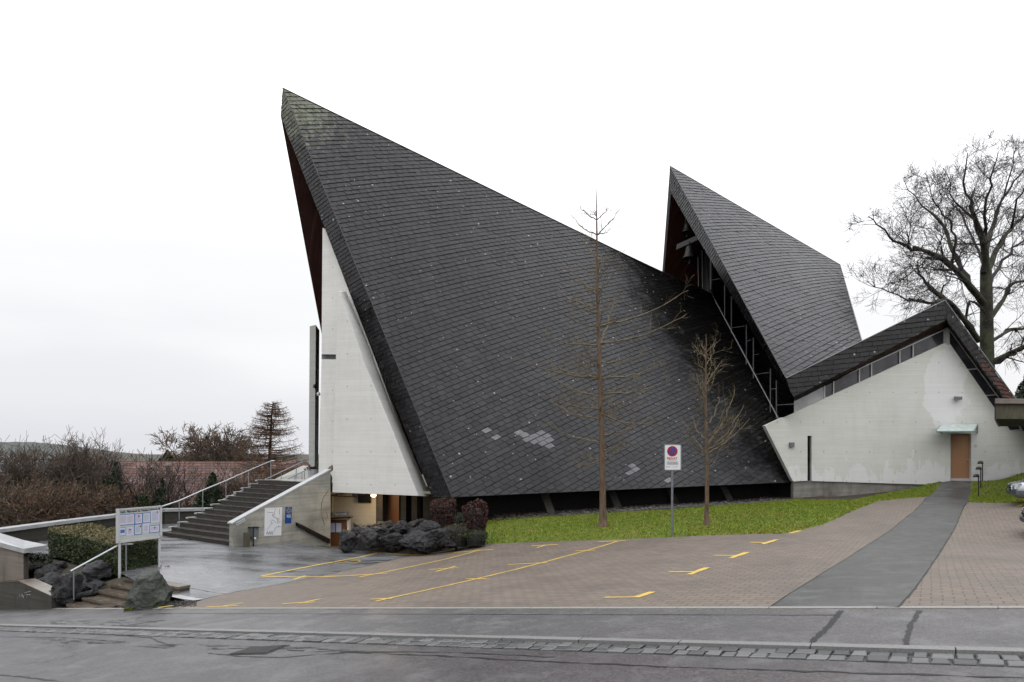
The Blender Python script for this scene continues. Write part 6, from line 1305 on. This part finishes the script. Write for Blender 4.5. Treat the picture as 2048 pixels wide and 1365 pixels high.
# ------------------------------------------------------------------ left background
def shrubtree(name, label, px, ptop, pbot, Z, w, nst, mat, seed, kids=(4, 5, 4), minr=.012, r=.07, trop=.25, cat='tree', group='leafless trees beyond the plaza wall', leaf=None, nleaf=0, leafs=.05, lvl=2, splay=.45):
    c = P(px, pbot, Z); c.z = min(c.z, CZ-5.0); zt_ = CZ-(ptop-905)/F*Z; H = zt_-c.z; t = thing(name, label, cat, c, group); rr = random.Random(seed); tr_ = MB(); m = MB()
    for k in range(nst):
        a = rr.uniform(0, 6.28); rad = rr.uniform(0, w*.16); p0 = c+V((math.cos(a)*rad, math.sin(a)*rad, 0)); d = V((math.cos(a)*splay*rr.random(), math.sin(a)*splay*rr.random(), 1)).normalized()
        L = H*rr.uniform(.5, .62); pts = [p0]; dd = d
        for i in range(6): dd = (dd+V((rr.gauss(0, .07), rr.gauss(0, .07), 0))).normalized(); pts.append(pts[-1]+dd*L/6)
        tr_.tube(pts, [r*(1-.1*i) for i in range(7)], 5, cap=False)
        for q in range(8):
            i = rr.randrange(2, 7); b = pts[i]; aa = rr.uniform(0, 6.28); grow(m, b, V((math.cos(aa)*w/H*1.1, math.sin(aa)*w/H*1.1, .8)), H*rr.uniform(.28, .45)*(1.25-.07*i), r*.45, lvl, rr, V((0, 0, trop)), .65, kids, .13, .55, minr, 5)
    tr_.build('trunk', MAT['twig_dark'], t); o = m.build('crown', MAT[mat], t)
    if leaf:
        cv = m.v; l = MB(); leafcloud(l, lambda r_: V(cv[r_.randrange(len(cv))])+V((r_.gauss(0, leafs), r_.gauss(0, leafs), r_.gauss(0, leafs))), nleaf, leafs, rr); l.build('leaves', MAT[leaf], t)
    return t
shrubtree('bare_tree', 'leftmost broad leafless bush-like tree behind the plaza wall', 75, 868, 1040, 36, 3.4, 6, 'twig_brown', 1, (5, 7), .009); shrubtree('bare_tree', 'second leafless tree from the left, tallest rounded crown before the grey roof', 118, 860, 1040, 37, 3.4, 7, 'twig_brown', 2, (5, 7), .009); shrubtree('bare_tree', 'third leafless tree from the left with dense upright twigs', 158, 872, 1040, 36, 3.0, 6, 'twig_brown', 3, (5, 7), .009); shrubtree('bare_tree', 'low leafless tree at the far left picture edge', 20, 905, 1040, 37, 3, 3, 'twig_brown', 4, (4, 5)); shrubtree('bare_tree', 'slim leafless tree left of the red roof gable', 195, 898, 1040, 35, 1.8, 3, 'twig_brown', 41, (4, 5))
shrubtree('bare_tree', 'sparse forked leafless tree standing before the left end of the red roof', 238, 872, 1040, 35, 3.4, 2, 'twig_dark', 5, (2, 3), .014, .08, .3, lvl=2); shrubtree('bare_tree', 'thin dark leafless tree before the middle of the red roof', 296, 880, 1040, 35, 3.4, 2, 'twig_dark', 6, (2, 3), .014, .09, .3); shrubtree('bare_tree', 'small wiry leafless tree between the green bushes and the red roof', 345, 900, 1040, 37, 2.8, 2, 'twig_dark', 61, (2, 3), .013, .07, .3)
shrubtree('bare_tree', 'leafless tree rising behind the stair handrail before the red roof', 448, 905, 1030, 37, 3.4, 3, 'twig_brown', 62, (3, 4), .012, .07, .3)
shrubtree('bare_tree', 'wiry leafless tree left of the middle of the red roof', 268, 890, 1040, 36, 3.0, 3, 'twig_brown', 63, (3, 4), .012, .06, .3); shrubtree('bare_tree', 'low twiggy leafless tree before the right half of the red roof', 385, 912, 1040, 38, 3.2, 3, 'twig_brown', 64, (4, 4), .011, .06, .3)
shrubtree('russet_tree', 'rounded russet tree with fine twigs above the red roof ridge, left one', 418, 846, 1010, 66, 7.5, 5, 'twig_rust', 7, (4, 4, 5), .02, .12, .2, group='russet trees above the red roof', leaf='brown_leaf', nleaf=1500, leafs=.07, lvl=3); shrubtree('russet_tree', 'greyer russet tree with fine twigs above the red roof ridge, right one', 458, 850, 1010, 64, 7.5, 5, 'twig_brown', 9, (4, 4, 5), .02, .12, .2, group='russet trees above the red roof', leaf='brown_leaf', nleaf=900, leafs=.07, lvl=3)
# thicket: separate brown shrubs
labels = ['brown leafless shrub at the far left above the plaza wall', 'brown shrub second from the left behind the wall', 'dense brown shrub left of the middle of the thicket', 'russet brown shrub in the middle of the thicket', 'brown shrub behind the hedge and right of the middle', 'yellowish brown shrub left of the notice board', 'greenish brown shrub below the ivy-clad tree', 'low brown shrub on the slope below the red roof', 'brown shrub behind the stair handrail', 'twiggy brown shrub under the larch']
for i, (px, pt_, Z, w, mt, lf) in enumerate(((10, 945, 31, 3.4, 'twig_brown', 'brown_leaf'), (55, 938, 32, 3.4, 'twig_brown', 'olive_leaf'), (100, 940, 32, 3.2, 'twig_rust', 'brown_leaf'), (145, 945, 33, 3.0, 'twig_rust', 'brown_leaf'), (185, 952, 33, 2.8, 'twig_brown', 'brown_leaf'), (225, 962, 33.5, 2.4, 'twig_rust', 'brown_leaf'), (205, 945, 35, 2.4, 'twig_brown', 'olive_leaf'), (330, 985, 36, 2.6, 'twig_rust', 'brown_leaf'), (455, 955, 37, 2.6, 'twig_brown', 'brown_leaf'), (500, 940, 37, 2.6, 'twig_brown', 'brown_leaf'))):
    shrubtree('brown_shrub', labels[i], px, pt_, 1062, Z, w, 10, mt, 20+i, (4, 5), .010, .03, .1, 'shrub', 'brown shrubs behind the plaza wall', lf, 1700, .045, 2, .8)
def conifer(name, label, px, ptop, pbot, Z, w, n, mat='evergreen_leaf', size=.09, cone=1.0, cat='tree', group=None):
    c = P(px, pbot, Z); H = (pbot-ptop)/F*Z; t = thing(name, label, cat, c, group); m = MB(); rr = random.Random(int(px*3))
    def fn(r):
        f = r.random()**1.3; a = r.uniform(0, 6.28); k_ = (1-f)**cone; rd = w/2*k_*(.55+.45*abs(math.sin(a*3+f*18)))*r.uniform(.55, 1); return c+V((math.cos(a)*rd, math.sin(a)*rd, f*H))
    leafcloud(m, fn, n, size, rr); m.build('crown', MAT[mat], t); m = MB(); m.tube([c-V((0, 0, 2)), c+V((0, 0, H*.93))], [.08+w*.05, .02], 6); m.lathe([(w*.33, 0), (w*.26, H*.3), (w*.12, H*.65), (0, H*.9)], c, 8); m.build('trunk', MAT['evergreen_leaf'], t); return t
conifer('small_conifer', 'small dark conifer tip standing above the red roof ridge', 335, 902, 935, 70, 3.0, 1800, size=.16); conifer('cypress', 'dark green columnar cypress before the right part of the red roof', 425, 945, 1035, 35.5, 1.4, 3600, size=.06, cone=.55); conifer('cypress', 'lower dark green cypress to the left of the tall one behind the stair rail', 403, 982, 1035, 34.5, 1.2, 2600, size=.06, cone=.5); conifer('slim_yew', 'thin dark evergreen spike before the red roof above the round bush', 325, 955, 1035, 35, .55, 900, size=.05, cone=.5)
conifer('round_bush', 'rounded green bush just behind the wall coping above the notice board', 283, 990, 1030, 34, 1.5, 3200, 'hedge_leaf', .045, .35, 'shrub'); conifer('ivy_column', 'ivy-clad tree stump, dark green, at the left end of the red roof', 232, 925, 1010, 34.6, .9, 2400, 'evergreen_leaf', .055, .45, 'ivy'); conifer('ivy_bush', 'dark ivy bush just left of the ivy-clad trunk', 214, 950, 1010, 34.8, 1.2, 1800, 'evergreen_leaf', .055, .5, 'ivy')
conifer('dark_shrub', 'dark green shrub right of the round bush before the red roof', 318, 978, 1035, 34.5, 1.4, 2200, 'evergreen_leaf', .05, .5, 'shrub')
conifer('green_bush', 'dark green bush in the thicket at the foot of the third tree', 160, 965, 1010, 33, 1.1, 1400, 'evergreen_leaf', .05, .5, 'shrub')
# larch
lc = P(538, 1040, 42); lt = thing('larch', 'bare larch with drooping russet twigs beside the top of the stairs', 'tree', V((lc.x, lc.y, CZ-5))); rr = random.Random(15)
tp_ = [P(534, 1060, 42), P(537, 960, 42), P(541, 880, 42), P(543, 835, 42), P(546, 803, 42)]; m = MB(); pts = smooth_pts(tp_, 4); m.tube(pts, [.15*(1-.9*i/(len(pts)-1)) for i in range(len(pts))], 7, cap=False); m.build('trunk', MAT['twig_dark'], lt)
m = MB(); lf = MB()
for k in range(175):
    f = rr.uniform(.0, 1)**.85; y = 965-f*160; p = P(535+11*f, y, 42); a = rr.uniform(0, 6.28); L = (2.5*(1-f)**.62+.25)*rr.uniform(.7, 1.12); d = V((math.cos(a), math.sin(a), -.05)); q = [p]
    for i in range(6): q.append(q[-1]+V((d.x, d.y, -.10+.09*i))*L/6+V((0, 0, rr.gauss(0, .02))))
    m.tube(q, [.028*(1-.8*i/6) for i in range(7)], 4, cap=False)
    for j in range(int(9+L*10)):
        i = rr.uniform(.8, 5.9); b = q[int(i)].lerp(q[int(i)+1], i % 1); dr = V((rr.gauss(0, .35)+d.x*.3, rr.gauss(0, .35)+d.y*.3, rr.uniform(-.9, .5))).normalized(); l_ = rr.uniform(.12, .34); m.tube([b, b+dr*l_*.5, b+dr*l_+V((0, 0, -.05))], [.008, .007, .004], 3, cap=False)
        if y > 850 or rr.random() < .5: leafcloud(lf, lambda r_: b+dr*l_*r_.random(), 2, .022, rr)
m.build('crown', MAT['twig_rust'], lt); lf.build('needles', MAT['orange_leaf'], lt)
ob = shrubtree('orange_shrub', 'orange brown shrub glowing behind the railing under the larch', 575, 912, 985, 38, 2.4, 6, 'twig_rust', 91, (4, 5), .01, .03, .0, 'shrub', None, 'orange_leaf', 2600, .05)
shrubtree('orange_shrub', 'russet shrub left of the orange one behind the stair steps', 535, 925, 985, 38, 2.6, 6, 'twig_rust', 92, (4, 5), .01, .03, .0, 'shrub', None, 'brown_leaf', 2000, .05)
# houses below
hs_ = thing('red_roof_house', 'low house with a broad weathered red tile roof below the plaza', 'house', P(400, 1000, 55))
r0, r1, e1, e0 = P(214, 922.5, 60), P(640, 923.5, 60), P(660, 1045, 51), P(176, 1045, 51)
m = MB(); m.prism([r0, r1, e1, e0], [q-V((0, 0, .2)) for q in (r0, r1, e1, e0)]); m.build('roof', MAT['roof_tile'], hs_)
b0_, b1_ = r0+V((0, 9, -5.0)), r1+V((0, 9, -5)); m = MB(); m.prism([r0, r1, b1_, b0_], [q-V((0, 0, .2)) for q in (r0, r1, b1_, b0_)]); m.build('rear_roof', MAT['roof_tile'], hs_)
m = MB(); m.prism([P(222, 928, 60), V((e0.x+1.2, e0.y+1, e0.z-.2)), V((e0.x+1.2, e0.y+1, -5)), V((b0_.x+.6, b0_.y-1, -5)), V((b0_.x+.6, b0_.y-1, b0_.z))], [q+V((16, 0, 0)) for q in (P(222, 928, 60), V((e0.x+1.2, e0.y+1, e0.z-.2)), V((e0.x+1.2, e0.y+1, -5)), V((b0_.x+.6, b0_.y-1, -5)), V((b0_.x+.6, b0_.y-1, b0_.z)))]); m.build('wall', MAT['house_wall'], hs_)
m = MB(); c = P(300, 918, 60.5); m.tube([c-V((0, 0, .6)), c+V((0, 0, .05))], .12, 6); m.build('vent', MAT['grey_plastic'], hs_)
gh_ = thing('grey_roof_house', 'long building with dark grey roof and pale eave at the far left', 'house', P(100, 945, 90))
r0, r1, e1, e0 = P(-200, 924, 95), P(206, 925, 95), P(206, 945, 88), P(-200, 945, 88); m = MB(); m.prism([r0, r1, e1, e0], [q-V((0, 0, .2)) for q in (r0, r1, e1, e0)]); m.build('roof', MAT['grey_roof'], gh_)
m = MB(); m.obb(e0+V((0, -.1, -.35)), e1-e0, (0, .3, 0), (0, 0, .3)); m.build('eave', MAT['paper_white'], gh_)
m = MB(); m.obb(e0+V((0, .8, -5)), e1-e0, (0, 9, 0), (0, 0, 4.7)); m.build('wall', MAT['house_wall'], gh_)
for i, (x0, x1, y0, y1, Z, lb) in enumerate(((160, 236, 926, 935, 240, 'far flat pale building just left of the red roof ridge'), (60, 110, 912, 920, 420, 'far small pale house below the hill, left of the trees'), (-30, 30, 913, 921, 400, 'far small pale house at the left picture edge'), (180, 215, 912, 918, 500, 'farthest small house under the hill near the red roof'))):
    t = thing('distant_house', lb, 'house', P((x0+x1)/2, y1, Z), 'distant houses in the valley'); a = P(x0, y1+14, Z); b = P(x1, y1+14, Z); m = MB(); m.obb(a, b-a, (0, 12, 0), (0, 0, (y1-y0+8)/F*Z)); m.build('wall', MAT['coping'], t)
    m = MB(); z = P(x0, y0+6, Z).z; p0 = V((a.x-.5, a.y-.5, z)); p1 = V((b.x+.5, b.y-.5, z)); rz_ = 6/F*Z; m.prism([p0, p0+V((0, 13, 0)), p0+V((0, 6.5, rz_))], [p1, p1+V((0, 13, 0)), p1+V((0, 6.5, rz_))]); m.build('roof', MAT['grey_roof'], t)
# ------------------------------------------------------------------ air
hz = MB(); hz.box((0, 5200, 80), (26000, 11000, 460)); 
hm = bpy.data.materials.new('haze'); hm.use_nodes = True; hn = hm.node_tree; hn.nodes.clear(); o_ = hn.nodes.new('ShaderNodeOutputMaterial'); pv = hn.nodes.new('ShaderNodeVolumePrincipled')
pv.inputs['Color'].default_value = (.90, .93, 1, 1); pv.inputs['Density'].default_value = .00045; pv.inputs['Anisotropy'].default_value = .2; hn.links.new(pv.outputs[0], o_.inputs['Volume'])
if USE_HAZE:
    o = hz.build('haze', hm); o['kind'] = 'stuff'
